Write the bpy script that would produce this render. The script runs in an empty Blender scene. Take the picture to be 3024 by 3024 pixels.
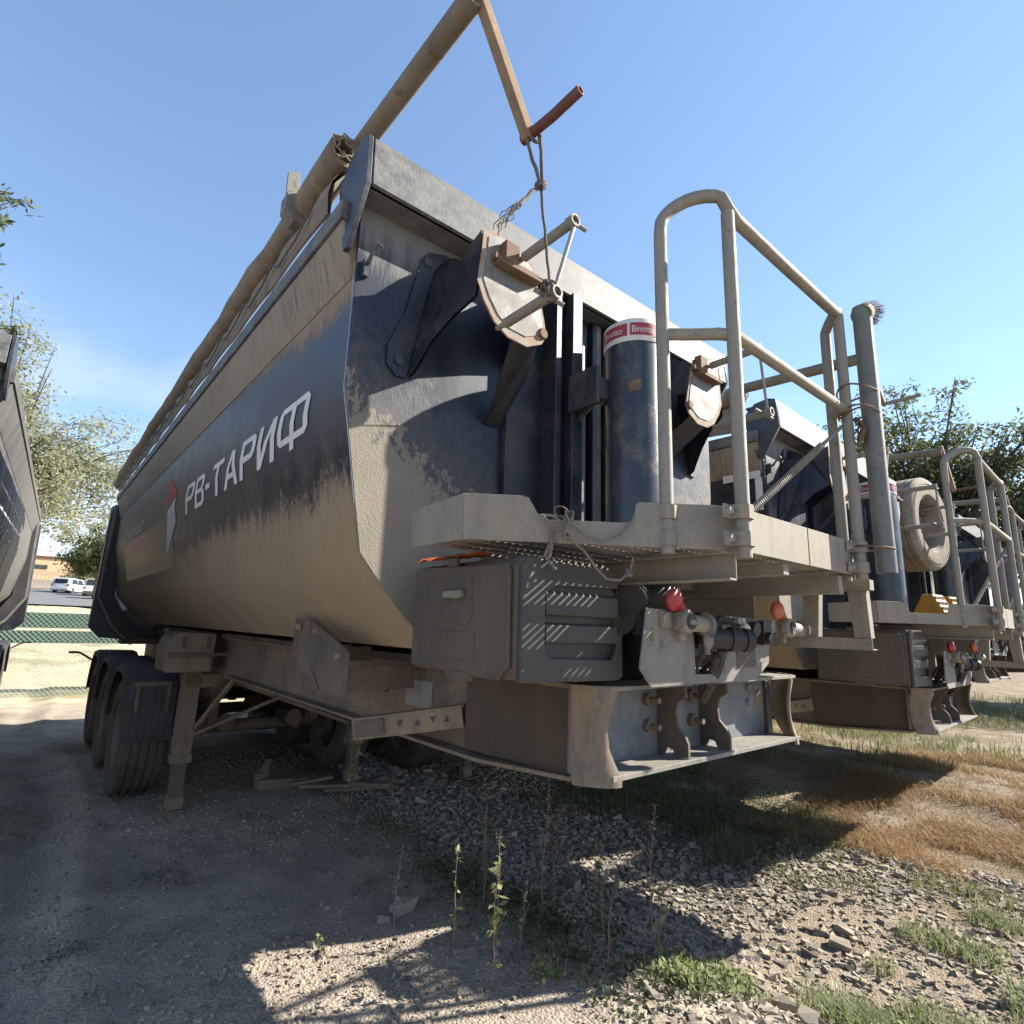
import bpy, bmesh, math, random
import numpy as np
from mathutils import Vector, Matrix
random.seed(7); rng = np.random.default_rng(11)
S = bpy.context.scene
COL = S.collection
rad = math.radians

# ------------------------------------------------------------------ camera
CAM = dict(loc=(-1.989, -1.177, 1.638), yaw=0.696, pitch=0.201, roll=0.032, f=1660.6)
def cam_axes(yaw, pitch, roll):
    cy, sy, cp, sp = math.cos(yaw), math.sin(yaw), math.cos(pitch), math.sin(pitch)
    f = Vector((sy*cp, cy*cp, sp)); r = Vector((cy, -sy, 0)); u = r.cross(f)
    cr, sr = math.cos(roll), math.sin(roll)
    return cr*r + sr*u, -sr*r + cr*u, f
R_, U_, F_ = cam_axes(CAM['yaw'], CAM['pitch'], CAM['roll'])
cd = bpy.data.cameras.new('camera'); cam = bpy.data.objects.new('camera', cd); COL.objects.link(cam)
m = Matrix((R_, U_, -F_)).transposed().to_4x4(); m.translation = Vector(CAM['loc']); cam.matrix_world = m
cd.sensor_width = 36; cd.lens = 36*CAM['f']/3024; cd.clip_start = .02; cd.clip_end = 3000
S.camera = cam

# ------------------------------------------------------------------ sun and sky
SUNV = Vector((1.41, -.675, 1.0)).normalized()          # towards the sun
sl = bpy.data.lights.new('sun', 'SUN'); sl.energy = 4.6; sl.angle = rad(.5); sl.color = (1, .93, .82)
so = bpy.data.objects.new('sun', sl); COL.objects.link(so); so.location = (20, -10, 15)
so.rotation_euler = SUNV.to_track_quat('Z', 'Y').to_euler()
W = bpy.data.worlds.new("World"); S.world = W; W.use_nodes = True
wn = W.node_tree; wn.nodes.clear()
def wnode(t, **k):
    n = wn.nodes.new(t)
    for a, b in k.items(): setattr(n, a, b)
    return n
sky = wnode('ShaderNodeTexSky', sky_type='NISHITA', sun_disc=False, sun_elevation=math.asin(SUNV.z),
            sun_rotation=math.atan2(SUNV.x, SUNV.y), altitude=900, air_density=1.0, dust_density=.05, ozone_density=2.0)
bg = wnode('ShaderNodeBackground'); bg.inputs[1].default_value = .108
wo = wnode('ShaderNodeOutputWorld')
tc = wnode('ShaderNodeTexCoord'); mp = wnode('ShaderNodeMapping'); mp.inputs['Scale'].default_value = (1.5, 1.5, 3.2)
mp.inputs['Rotation'].default_value = (0, .35, .3)
nz = wnode('ShaderNodeTexNoise'); nz.inputs['Scale'].default_value = 1.7; nz.inputs['Detail'].default_value = 7; nz.inputs['Roughness'].default_value = .55
cr = wnode('ShaderNodeValToRGB'); cr.color_ramp.elements[0].position = .50; cr.color_ramp.elements[1].position = .80
sx = wnode('ShaderNodeSeparateXYZ')
mr = wnode('ShaderNodeMapRange'); mr.inputs['From Min'].default_value = .46; mr.inputs['From Max'].default_value = .02
mr.inputs['To Min'].default_value = 0; mr.inputs['To Max'].default_value = .95
mx = wnode('ShaderNodeMath', operation='MULTIPLY')
mix = wnode('ShaderNodeMixRGB'); mix.inputs[2].default_value = (5.4, 5.3, 5.2, 1)
L = wn.links.new
L(tc.outputs['Generated'], mp.inputs['Vector']); L(mp.outputs[0], nz.inputs['Vector']); L(nz.outputs[0], cr.inputs[0])
L(tc.outputs['Generated'], sx.inputs[0]); L(sx.outputs[2], mr.inputs['Value'])
L(cr.outputs[0], mx.inputs[0]); L(mr.outputs[0], mx.inputs[1]); L(mx.outputs[0], mix.inputs[0])
gm = wnode('ShaderNodeGamma'); gm.inputs[1].default_value = .78
sc_ = wnode('ShaderNodeMixRGB', blend_type='MULTIPLY'); sc_.inputs[0].default_value = 1; sc_.inputs[2].default_value = (.99, 1.08, 1.17, 1)
hz = wnode('ShaderNodeMapRange', interpolation_type='SMOOTHSTEP'); hz.inputs['From Min'].default_value = .30; hz.inputs['From Max'].default_value = -.02
hz.inputs['To Min'].default_value = 0; hz.inputs['To Max'].default_value = .55
hm = wnode('ShaderNodeMixRGB'); hm.inputs[2].default_value = (4.0, 4.0, 4.0, 1)
L(sx.outputs[2], hz.inputs['Value']); L(hz.outputs[0], hm.inputs[0]); L(sc_.outputs[0], hm.inputs[1]); L(hm.outputs[0], mix.inputs[1])
L(sky.outputs[0], gm.inputs[0]); L(gm.outputs[0], sc_.inputs[1]); pass; L(mix.outputs[0], bg.inputs[0]); L(bg.outputs[0], wo.inputs[0])
S.view_settings.view_transform = 'Standard'; S.view_settings.look = 'None'; S.view_settings.gamma = 1
S.view_settings.exposure = 1.66
S.cycles.max_bounces = 7; S.cycles.diffuse_bounces = 4; S.cycles.glossy_bounces = 3
S.cycles.transparent_max_bounces = 8
S.cycles.use_denoising = True

# ------------------------------------------------------------------ node helper
K_ = .70
class G:
    def __init__(s, name):
        s.m = bpy.data.materials.new(name); s.m.use_nodes = True; s.t = s.m.node_tree
        s.b = s.t.nodes['Principled BSDF']; s._c = None
    def n(s, t, ins=None, **k):
        o = s.t.nodes.new(t)
        for a, b in k.items(): setattr(o, a, b)
        for a, b in (ins or {}).items(): s.put(o.inputs[a], b)
        return o
    def put(s, sock, v):
        if isinstance(v, bpy.types.NodeSocket): s.t.links.new(v, sock)
        elif isinstance(v, (tuple, list)) and sock.type == 'RGBA' and len(v) == 3: sock.default_value = (*v, 1)
        else: sock.default_value = v
    def obj(s):
        if s._c is None: s._c = s.n('ShaderNodeTexCoord').outputs['Object']
        return s._c
    def sep(s, v=None):
        o = s.n('ShaderNodeSeparateXYZ', {0: v or s.obj()}); return o.outputs
    def noise(s, scale=5, detail=4, rough=.55, vscale=(1, 1, 1), v=None, dist=0):
        mpn = s.n('ShaderNodeMapping', {'Vector': v or s.obj(), 'Scale': vscale})
        return s.n('ShaderNodeTexNoise', {'Vector': mpn.outputs[0], 'Scale': scale, 'Detail': detail, 'Roughness': rough, 'Distortion': dist}).outputs[0]
    def vor(s, scale=20, feature='F1', out=0, vscale=(1, 1, 1)):
        mpn = s.n('ShaderNodeMapping', {'Vector': s.obj(), 'Scale': vscale})
        return s.n('ShaderNodeTexVoronoi', {'Vector': mpn.outputs[0], 'Scale': scale}, feature=feature).outputs[out]
    def mth(s, op, a, b=0, c=0, clamp=False):
        o = s.n('ShaderNodeMath', {0: a, 1: b, 2: c}, operation=op); o.use_clamp = clamp; return o.outputs[0]
    def mr(s, v, a, b, c=0., d=1., smooth=True):
        o = s.n('ShaderNodeMapRange', {'Value': v, 'From Min': a, 'From Max': b, 'To Min': c, 'To Max': d})
        if smooth: o.interpolation_type = 'SMOOTHSTEP'
        return o.outputs[0]
    def mix(s, f, a, b):
        o = s.n('ShaderNodeMixRGB', {0: f, 1: a, 2: b}); return o.outputs[0]
    def mixm(s, col, k):
        o = s.n('ShaderNodeMixRGB', {0: 1., 1: col, 2: (k, k, k)}); o.blend_type = 'MULTIPLY'; return o.outputs[0]
    def bump(s, h, strength=.3, dist=.01):
        o = s.n('ShaderNodeBump', {'Height': h, 'Strength': strength, 'Distance': dist}); s.put(s.b.inputs['Normal'], o.outputs[0])
    def out(s, col, rough=.6, metal=0., spec=.5, k=None):
        k = k or K_; s.put(s.b.inputs['Base Color'], s.mixm(col, k)); s.put(s.b.inputs['Roughness'], rough); s.put(s.b.inputs['Metallic'], metal)
        s.put(s.b.inputs['Specular IOR Level'], spec); return s.m

DUST = (.36, .285, .20); DUST2 = (.30, .25, .19)
M = {}
def dirty(name, base, dust=DUST, amt=.5, scale=6, contrast=.25, rough=.45, metal=0., bump=.12, stretch=(1, 1, 1), speck=None, speckcol=(.06, .05, .04), spec=.5, streak=.30):
    """paint or metal under a broken film of dust"""
    g = G(name)
    a = g.noise(scale, 8, .6, stretch); b = g.noise(scale*9, 4, .6)
    f = g.mth('ADD', g.mth('MULTIPLY', a, .72), g.mth('MULTIPLY', b, .28))
    c = 1 - amt; c = .5 + (c - .5)*.5
    f = g.mr(f, c - contrast*.5, c + contrast*.5)
    f = g.mth('ADD', g.mth('MULTIPLY', f, .85), amt*.15, clamp=True)
    sk = g.mr(g.noise(scale*2.2, 6, .65, (1, 1, .10)), .46, .70)
    dv = g.mix(g.noise(scale*3, 5, .6), tuple(x*.78 for x in dust), tuple(min(1, x*1.18) for x in dust))
    col = g.mix(f, base, dv)
    col = g.mix(g.mth('MULTIPLY', sk, streak), col, tuple(x*.42 for x in dust))
    if speck:
        s = g.mr(g.noise(speck, 3, .5), .62, .70)
        col = g.mix(g.mth('MULTIPLY', s, .6), col, speckcol)
    r = g.mr(f, 0, 1, rough, .9, False)
    g.bump(g.mth('ADD', g.mth('MULTIPLY', f, .5), g.noise(scale*25, 3, .6)), bump, .004)
    mm = g.mr(f, 0, 1, metal, 0, False) if metal else 0.
    M[name] = g.out(col, r, mm, spec); return M[name]

NAVY = (.015, .023, .042)
# flank: dark glossy band between dusty lower belly and dusty top
def flank(name, upk):
    g = G(name); o = g.sep(); z = o[2]; yy = o[1]
    st = g.noise(3.2, 8, .62, (1, 3.2, .35)); fine = g.noise(52, 7, .7, (1, 1, .55)); big = g.noise(.9, 4, .5)
    w = g.mth('ADD', g.mth('MULTIPLY', g.mth('SUBTRACT', st, .5), .30), g.mth('MULTIPLY', g.mth('SUBTRACT', fine, .5), .36))
    zz = g.mth('ADD', z, w)
    low = g.mr(zz, 2.23, 2.07)
    zu = g.mth('SUBTRACT', zz, g.mr(yy, .7, 4.2, 0, .34, False)); up = g.mth('MULTIPLY', g.mr(zu, 2.74, 2.86), g.mr(yy, 5.2, 3.2, .35*upk, upk))
    rear = g.mth('MULTIPLY', g.mr(yy, 3.2, 5.5), g.mr(g.noise(9, 7, .65, (1, 2.2, .12)), .3, .7, .10, .42))  # dull vertical streaks towards the rear paint in reflections on the glossy side
    film = g.mth('MAXIMUM', rear, g.mr(g.noise(5, 8, .65, (1, 1, .5)), .35, .8, .05, .30))
    f = g.mth('MAXIMUM', g.mth('MAXIMUM', low, up), film)
    spots = g.mth('MULTIPLY', g.mr(g.noise(55, 4, .6, (1, 1, .6)), .60, .68), g.mr(z, 2.65, 2.15))
    f = g.mth('MAXIMUM', f, g.mth('MULTIPLY', spots, .8))
    dcol = g.mix(g.noise(2.3, 7, .6, (1, 1.4, .5)), (.29, .215, .135), (.43, .33, .21))
    drip = g.mr(g.noise(13, 6, .7, (1, 2.6, .22)), .52, .70)
    dcol = g.mix(g.mth('MULTIPLY', drip, .35), dcol, (.12, .10, .085))
    col = g.mix(f, NAVY, dcol)
    g.bump(g.mth('ADD', g.noise(120, 3, .6), g.mth('MULTIPLY', f, .8)), .15, .004)
    M[name] = g.out(col, g.mr(f, 0, 1, .30, .9, False))
flank('flank', 1.); flank('flank_clean', .12)
# top rail chamfer: tan dust with run marks
g = G('rail_dust'); drip = g.mr(g.noise(16, 7, .7, (1, 3, .25)), .45, .66)
patch = g.mr(g.noise(1.1, 4, .5), .42, .62)
col = g.mix(g.mth('MULTIPLY', drip, g.mth('ADD', g.mth('MULTIPLY', patch, .5), .4)), (.38, .30, .205), (.085, .075, .07))
M['rail'] = g.out(col, .8); 
# front wall: dust low and outward, navy above
g = G('front_paint'); o = g.sep(); ax = g.mth('ABSOLUTE', o[0])
edge = g.mth('ADD', 1.965, g.mth('MULTIPLY', g.mr(ax, .35, 1.26, 0, 1, False), .58))
n1 = g.noise(3.5, 8, .62); n2 = g.noise(38, 6, .7, (1, 1, .6))
zz = g.mth('ADD', o[2], g.mth('ADD', g.mth('MULTIPLY', g.mth('SUBTRACT', n1, .5), .5), g.mth('MULTIPLY', g.mth('SUBTRACT', n2, .5), .8)))
d = g.mth('SUBTRACT', edge, zz)
low = g.mth('MAXIMUM', g.mr(d, -.02, .09), g.mr(d, -.42, .12, 0, .30))
topd = g.mth('MULTIPLY', g.mr(g.mth('ADD', o[2], g.mth('MULTIPLY', g.noise(9, 7, .7, (2.5, 1, .25)), .55)), 3.2, 3.46), .75)
film = g.mr(g.noise(6, 8, .6, (1.5, 1, .5)), .3, .8, .0, .14)
f = g.mth('MAXIMUM', g.mth('MAXIMUM', low, topd), film)
dcol = g.mix(g.noise(7, 7, .6), (.22, .195, .155), (.35, .305, .235))
dcol = g.mix(topd, dcol, (.33, .33, .32))
col = g.mix(f, (.014, .024, .046), dcol)
g.bump(g.mth('ADD', g.mth('MULTIPLY', f, 1.), g.mth('MULTIPLY', g.mth('MULTIPLY', g.vor(110), low), .9)), .35, .004)
M['front'] = g.out(col, g.mr(f, 0, 1, .38, .85, False), 0, .32)
# header beam: worn grey, scratches, rusty chips
g = G('header_paint')
a = g.noise(7, 8, .65, (1, 1, 2)); b = g.noise(60, 5, .6, (2.2, 1, .5)); 
f = g.mr(g.mth('ADD', g.mth('MULTIPLY', a, .6), g.mth('MULTIPLY', b, .4)), .36, .62, .25, .9)
col = g.mix(f, (.04, .05, .066), (.25, .245, .225))
rust = g.mr(g.noise(4.2, 9, .75), .66, .70)
col = g.mix(g.mth('MULTIPLY', rust, .8), col, (.34, .17, .07))
g.bump(b, .1, .003)
M['header'] = g.out(col, g.mr(f, 0, 1, .5, .7, False), 0, .3)
dirty('navy', NAVY, (.25, .235, .21), .22, 5, .5, .35)
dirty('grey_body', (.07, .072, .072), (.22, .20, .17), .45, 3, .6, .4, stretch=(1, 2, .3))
dirty('navy_dark', (.010, .016, .030), (.16, .14, .115), .16, 5, .45, .4)
dirty('post_face', (.05, .055, .06), (.42, .41, .38), .66, 9, .5, .4)
dirty('navy_cyl', (.022, .034, .056), (.32, .28, .22), .18, 8, .35, .28, stretch=(1, 1, .6))
dirty('galv', (.22, .222, .215), (.38, .32, .23), .62, 9, .5, .5, .25, speck=90, speckcol=(.20, .17, .13))
dirty('galv_tube', (.27, .265, .24), (.37, .325, .25), .5, 14, .5, .5, .2, speck=60, speckcol=(.15, .12, .09))
dirty('pipe_grey', (.13, .15, .15), (.30, .28, .235), .35, 7, .6, .45, .2, speck=25, speckcol=(.08, .07, .06))
dirty('chassis', (.06, .052, .046), (.30, .225, .15), .70, 4, .5, .6, speck=30, speckcol=(.09, .065, .05))
dirty('chassis_dark', (.035, .033, .033), (.19, .145, .10), .62, 4, .5, .6)
dirty('neck_front', (.10, .125, .15), (.30, .30, .28), .42, 12, .4, .45, bump=.3)
dirty('neck_brown', (.028, .022, .018), (.13, .088, .054), .55, 3, .7, .6, stretch=(1, 1, .35))
dirty('pillar', (.06, .06, .06), (.30, .22, .145), .66, 9, .4, .5, stretch=(3, 3, .35), bump=.25)
dirty('plate_grey', (.14, .14, .135), (.34, .305, .25), .55, 7, .55, .5, .1, speck=20, speckcol=(.1, .08, .06))
dirty('plastic_box', (.024, .024, .024), (.165, .122, .08), .62, 3, .7, .55)
dirty('plastic_dark', (.03, .029, .027), (.17, .13, .09), .5, 3, .6, .55)
dirty('plastic_louvre', (.028, .029, .031), (.115, .10, .08), .45, 3, .6, .5)
dirty('rubber', (.018, .018, .020), (.13, .115, .10), .42, 6, .6, .8)
dirty('tyre', (.022, .021, .022), (.155, .13, .105), .50, 5, .7, .85)
dirty('tyre_dusty', (.05, .045, .04), (.42, .34, .25), .60, 6, .6, .85)
dirty('rim_dusty', (.18, .165, .145), (.36, .31, .25), .6, 6, .5, .6)
dirty('mudplastic', (.022, .024, .030), (.10, .09, .085), .40, 5, .6, .6)
dirty('rim', (.12, .115, .11), (.24, .20, .155), .6, 6, .5, .6)
dirty('tarp', (.12, .10, .075), (.36, .285, .195), .62, 7, .5, .85, bump=.5)
dirty('tarp_dark', (.025, .025, .022), (.12, .10, .08), .35, 7, .5, .85)
dirty('mast_tube', (.12, .10, .075), (.29, .24, .17), .55, 8, .5, .6, stretch=(1, .3, 1), speck=14, speckcol=(.13, .06, .035))
dirty('rust', (.16, .065, .032), (.28, .20, .135), .45, 14, .5, .8)
dirty('rust_bolt', (.11, .065, .045), (.28, .21, .15), .5, 14, .5, .7)
dirty('rust_red', (.13, .035, .025), (.22, .13, .10), .25, 14, .5, .6)
dirty('crank_bar', (.22, .12, .07), (.40, .28, .18), .55, 12, .5, .75)
dirty('disc_face', (.14, .15, .155), (.34, .30, .25), .45, 7, .4, .42, .15)
dirty('rim_rust', (.33, .14, .055), (.42, .38, .32), .62, 13, .4, .8)
dirty('steel_bare', (.40, .40, .38), (.34, .30, .24), .4, 10, .5, .4, .7)
dirty('rope', (.10, .095, .085), (.22, .19, .16), .4, 60, .5, .9, streak=0)
dirty('rope_pale', (.16, .14, .115), (.27, .235, .185), .5, 60, .5, .9, streak=0)
dirty('wood', (.17, .105, .06), (.27, .21, .15), .45, 9, .5, .85, stretch=(1, 1, 6), bump=.4)
dirty('wood_grey', (.15, .13, .105), (.25, .21, .165), .5, 9, .5, .85, stretch=(1, 6, 1), bump=.4)
dirty('red_cap', (.50, .03, .035), (.40, .22, .18), .22, 20, .4, .45)
dirty('orange_cap', (.65, .13, .03), (.45, .28, .18), .2, 20, .4, .45)
dirty('white_cap', (.75, .72, .64), (.36, .32, .27), .4, 20, .5, .5)
dirty('grey_cap', (.20, .15, .15), (.30, .26, .22), .5, 20, .5, .6)
dirty('black_part', (.012, .012, .013), (.12, .10, .08), .25, 12, .5, .45)
dirty('yellow_plastic', (.62, .27, .015), (.42, .27, .10), .25, 16, .4, .5)
dirty('band_white', (.9, .88, .84), (.45, .40, .33), .22, 14, .4, .5, streak=0)
dirty('band_red', (.42, .03, .045), (.5, .4, .36), .14, 24, .3, .5, streak=0)
dirty('letter_white', (.88, .89, .88), (.6, .57, .5), .18, 8, .5, .5, streak=0)
dirty('letter_grey', (.62, .66, .66), (.36, .33, .28), .25, 5, .5, .5, streak=0)
dirty('logo_red', (.50, .05, .04), (.36, .2, .14), .25, 5, .5, .5)
dirty('bristle', (.20, .17, .13), (.30, .27, .22), .4, 70, .5, .9)
dirty('cloth', (.36, .35, .33), (.30, .27, .23), .4, 12, .5, .9)
dirty('label_paper', (.42, .43, .45), (.32, .27, .21), .5, 20, .5, .7)
dirty('concrete', (.28, .25, .22), (.38, .33, .27), .5, 3, .5, .9)
dirty('fence_wire', (.34, .46, .36), (.50, .52, .42), .3, 20, .5, .5)
dirty('white_paint', (.92, .92, .92), (.5, .47, .42), .15, 2, .4, .3, streak=0)
dirty('dark_paint', (.03, .045, .04), (.25, .23, .19), .2, 2, .4, .35)
dirty('glass_dark', (.012, .016, .02), (.12, .12, .11), .08, 2, .4, .08)
dirty('green_net', (.035, .13, .10), (.12, .20, .15), .4, 3, .5, .7)
dirty('red_stake', (.50, .02, .03), (.4, .2, .15), .1, 10, .4, .6)
# side sticker: printed bands of red over olive and yellow
g = G('sticker_print'); o = g.sep()
t = g.mr(g.mth('ADD', o[2], g.mth('MULTIPLY', o[1], .02)), 2.44, 2.34); col = g.mix(t, (.36, .05, .035), (.40, .30, .05))
t2 = g.mr(o[1], 5.6, 4.6); col = g.mix(t2, col, (.12, .12, .045)); t3 = g.mr(o[2], 2.22, 2.08); col = g.mix(t3, col, (.16, .18, .05))
g2 = g.mr(g.noise(10, 7, .7, (1, 3, .15)), .42, .7); col = g.mix(g.mth('MULTIPLY', g2, .75), col, (.09, .085, .07))
M['sticker'] = g.out(col, .4)
# wood-like bark, leaves
def leafmat(name, c1, c2, c3, trans=.35):
    g = G(name); r = g.n('ShaderNodeNewGeometry').outputs['Random Per Island']
    col = g.mix(g.mr(r, 0, .6, smooth=False), c1, c2); col = g.mix(g.mr(r, .7, 1, smooth=False), col, c3)
    g.out(col, .55, 0, .3)
    tr = g.n('ShaderNodeBsdfTranslucent', {'Color': col}); ms = g.n('ShaderNodeMixShader', {0: trans, 1: g.b.outputs[0], 2: tr.outputs[0]})
    g.t.links.new(ms.outputs[0], g.t.nodes['Material Output'].inputs[0]); M[name] = g.m
leafmat('leaf_pale', (.30, .33, .18), (.40, .41, .26), (.46, .42, .31), .5)
leafmat('leaf_green', (.085, .11, .04), (.14, .165, .065), (.22, .23, .11), .4)
leafmat('leaf_dark', (.06, .085, .035), (.10, .125, .05), (.16, .17, .08), .35)
leafmat('weed_leaf', (.07, .10, .045), (.115, .14, .065), (.22, .20, .12), .35)
leafmat('weed_bright', (.15, .20, .08), (.26, .30, .13), (.42, .40, .25), .4)
leafmat('grass_green', (.10, .13, .045), (.17, .20, .07), (.34, .30, .16), .35)
leafmat('grass_dry', (.38, .18, .075), (.50, .32, .16), (.26, .28, .10), .3)
leafmat('straw', (.24, .18, .11), (.33, .26, .17), (.42, .35, .25), .2)
dirty('bark', (.07, .055, .045), (.16, .13, .10), .5, 9, .5, .9)
# rocks
g = G('stone'); r = g.n('ShaderNodeNewGeometry').outputs['Random Per Island']
col = g.mix(g.mr(r, 0, .75, smooth=False), (.12, .112, .10), (.28, .25, .21)); col = g.mix(g.mr(r, .75, 1, smooth=False), col, (.40, .34, .26))
col = g.mix(g.mth('MULTIPLY', g.mr(g.noise(22, 5, .6), .35, .6), .6), col, (.33, .27, .20))
g.bump(g.noise(90, 5, .7), .5, .004); M['stone'] = g.out(col, .9, 0, .3, .95)
# ground
g = G('ground_soil'); o = g.sep(); x, y = o[0], o[1]
n = g.noise(1.3, 7, .6); nf = g.noise(26, 6, .65); nff = g.noise(120, 4, .6)
base = g.mix(n, (.28, .235, .188), (.37, .31, .245))
tan = g.mix(nf, (.165, .132, .098), (.28, .23, .17))
side = g.mth('ADD', x, g.mth('MULTIPLY', g.mth('SUBTRACT', n, .5), 1.2))
col = g.mix(g.mr(side, .7, 1.7), base, tan)
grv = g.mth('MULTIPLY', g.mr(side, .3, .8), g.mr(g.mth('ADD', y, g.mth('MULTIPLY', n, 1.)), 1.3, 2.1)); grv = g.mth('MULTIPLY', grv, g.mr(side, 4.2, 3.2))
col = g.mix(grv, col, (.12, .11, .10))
gr = g.mth('MULTIPLY', g.mr(side, 3., 3.9), g.mr(g.noise(2, 6, .6), .36, .55)); col = g.mix(gr, col, (.155, .118, .07))
far = g.mr(y, 11, 13.5); col = g.mix(far, col, (.50, .41, .26))
veg = g.mth('MULTIPLY', g.mr(g.noise(.5, 6, .6), .5, .6), g.mr(y, 5, 9)); col = g.mix(g.mth('MULTIPLY', veg, .6), col, (.14, .14, .06))
pale = g.mr(g.noise(70, 2, .5), .66, .72); col = g.mix(g.mth('MULTIPLY', pale, .5), col, (.46, .42, .37))
sp = g.mr(g.vor(75), .0, .5, .72, 1.12, False)
dk = g.mr(nff, .35, .6, .72, 1.08, False)
col = g.mix(1.0, col, g.n('ShaderNodeCombineXYZ', {0: g.mth('MULTIPLY', sp, dk), 1: g.mth('MULTIPLY', sp, dk), 2: g.mth('MULTIPLY', sp, dk)}).outputs[0])
col.node.blend_type = 'MULTIPLY'
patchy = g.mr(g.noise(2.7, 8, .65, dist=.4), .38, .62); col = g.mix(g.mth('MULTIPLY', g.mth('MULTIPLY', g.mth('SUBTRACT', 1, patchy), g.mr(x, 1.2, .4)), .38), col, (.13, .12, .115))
h = g.mth('ADD', g.mth('MULTIPLY', g.vor(62), -1.), g.mth('MULTIPLY', nf, 1.6))
g.bump(g.mth('ADD', h, g.mth('MULTIPLY', nff, .8)), .75, .014)
M['ground'] = g.out(col, .95, 0, .2, 1.2)
g = G('road_surface'); n = g.noise(.35, 6, .6, (1, 3, 1)); col = g.mix(n, (.13, .135, .14), (.24, .235, .225)); M['road'] = g.out(col, .9)
g = G('hill_soil'); col = g.mix(g.noise(.02, 8, .6, (1, 1, 3)), (.26, .27, .29), (.36, .33, .30)); M['hill'] = g.out(col, .95)
g = G('wall_tan'); o = g.sep(); col = g.mix(g.noise(.2, 6, .6), (.62, .38, .22), (.70, .50, .33)); 
seam = g.mth('LESS_THAN', g.mth('FRACT', g.mth('MULTIPLY', o[0], .18)), .03); seam2 = g.mth('LESS_THAN', g.mth('FRACT', g.mth('MULTIPLY', o[2], .45)), .06)
col = g.mix(g.mth('MULTIPLY', g.mth('MAXIMUM', seam, seam2), .55), col, (.22, .13, .10)); M['wall_tan'] = g.out(col, .8)

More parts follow.
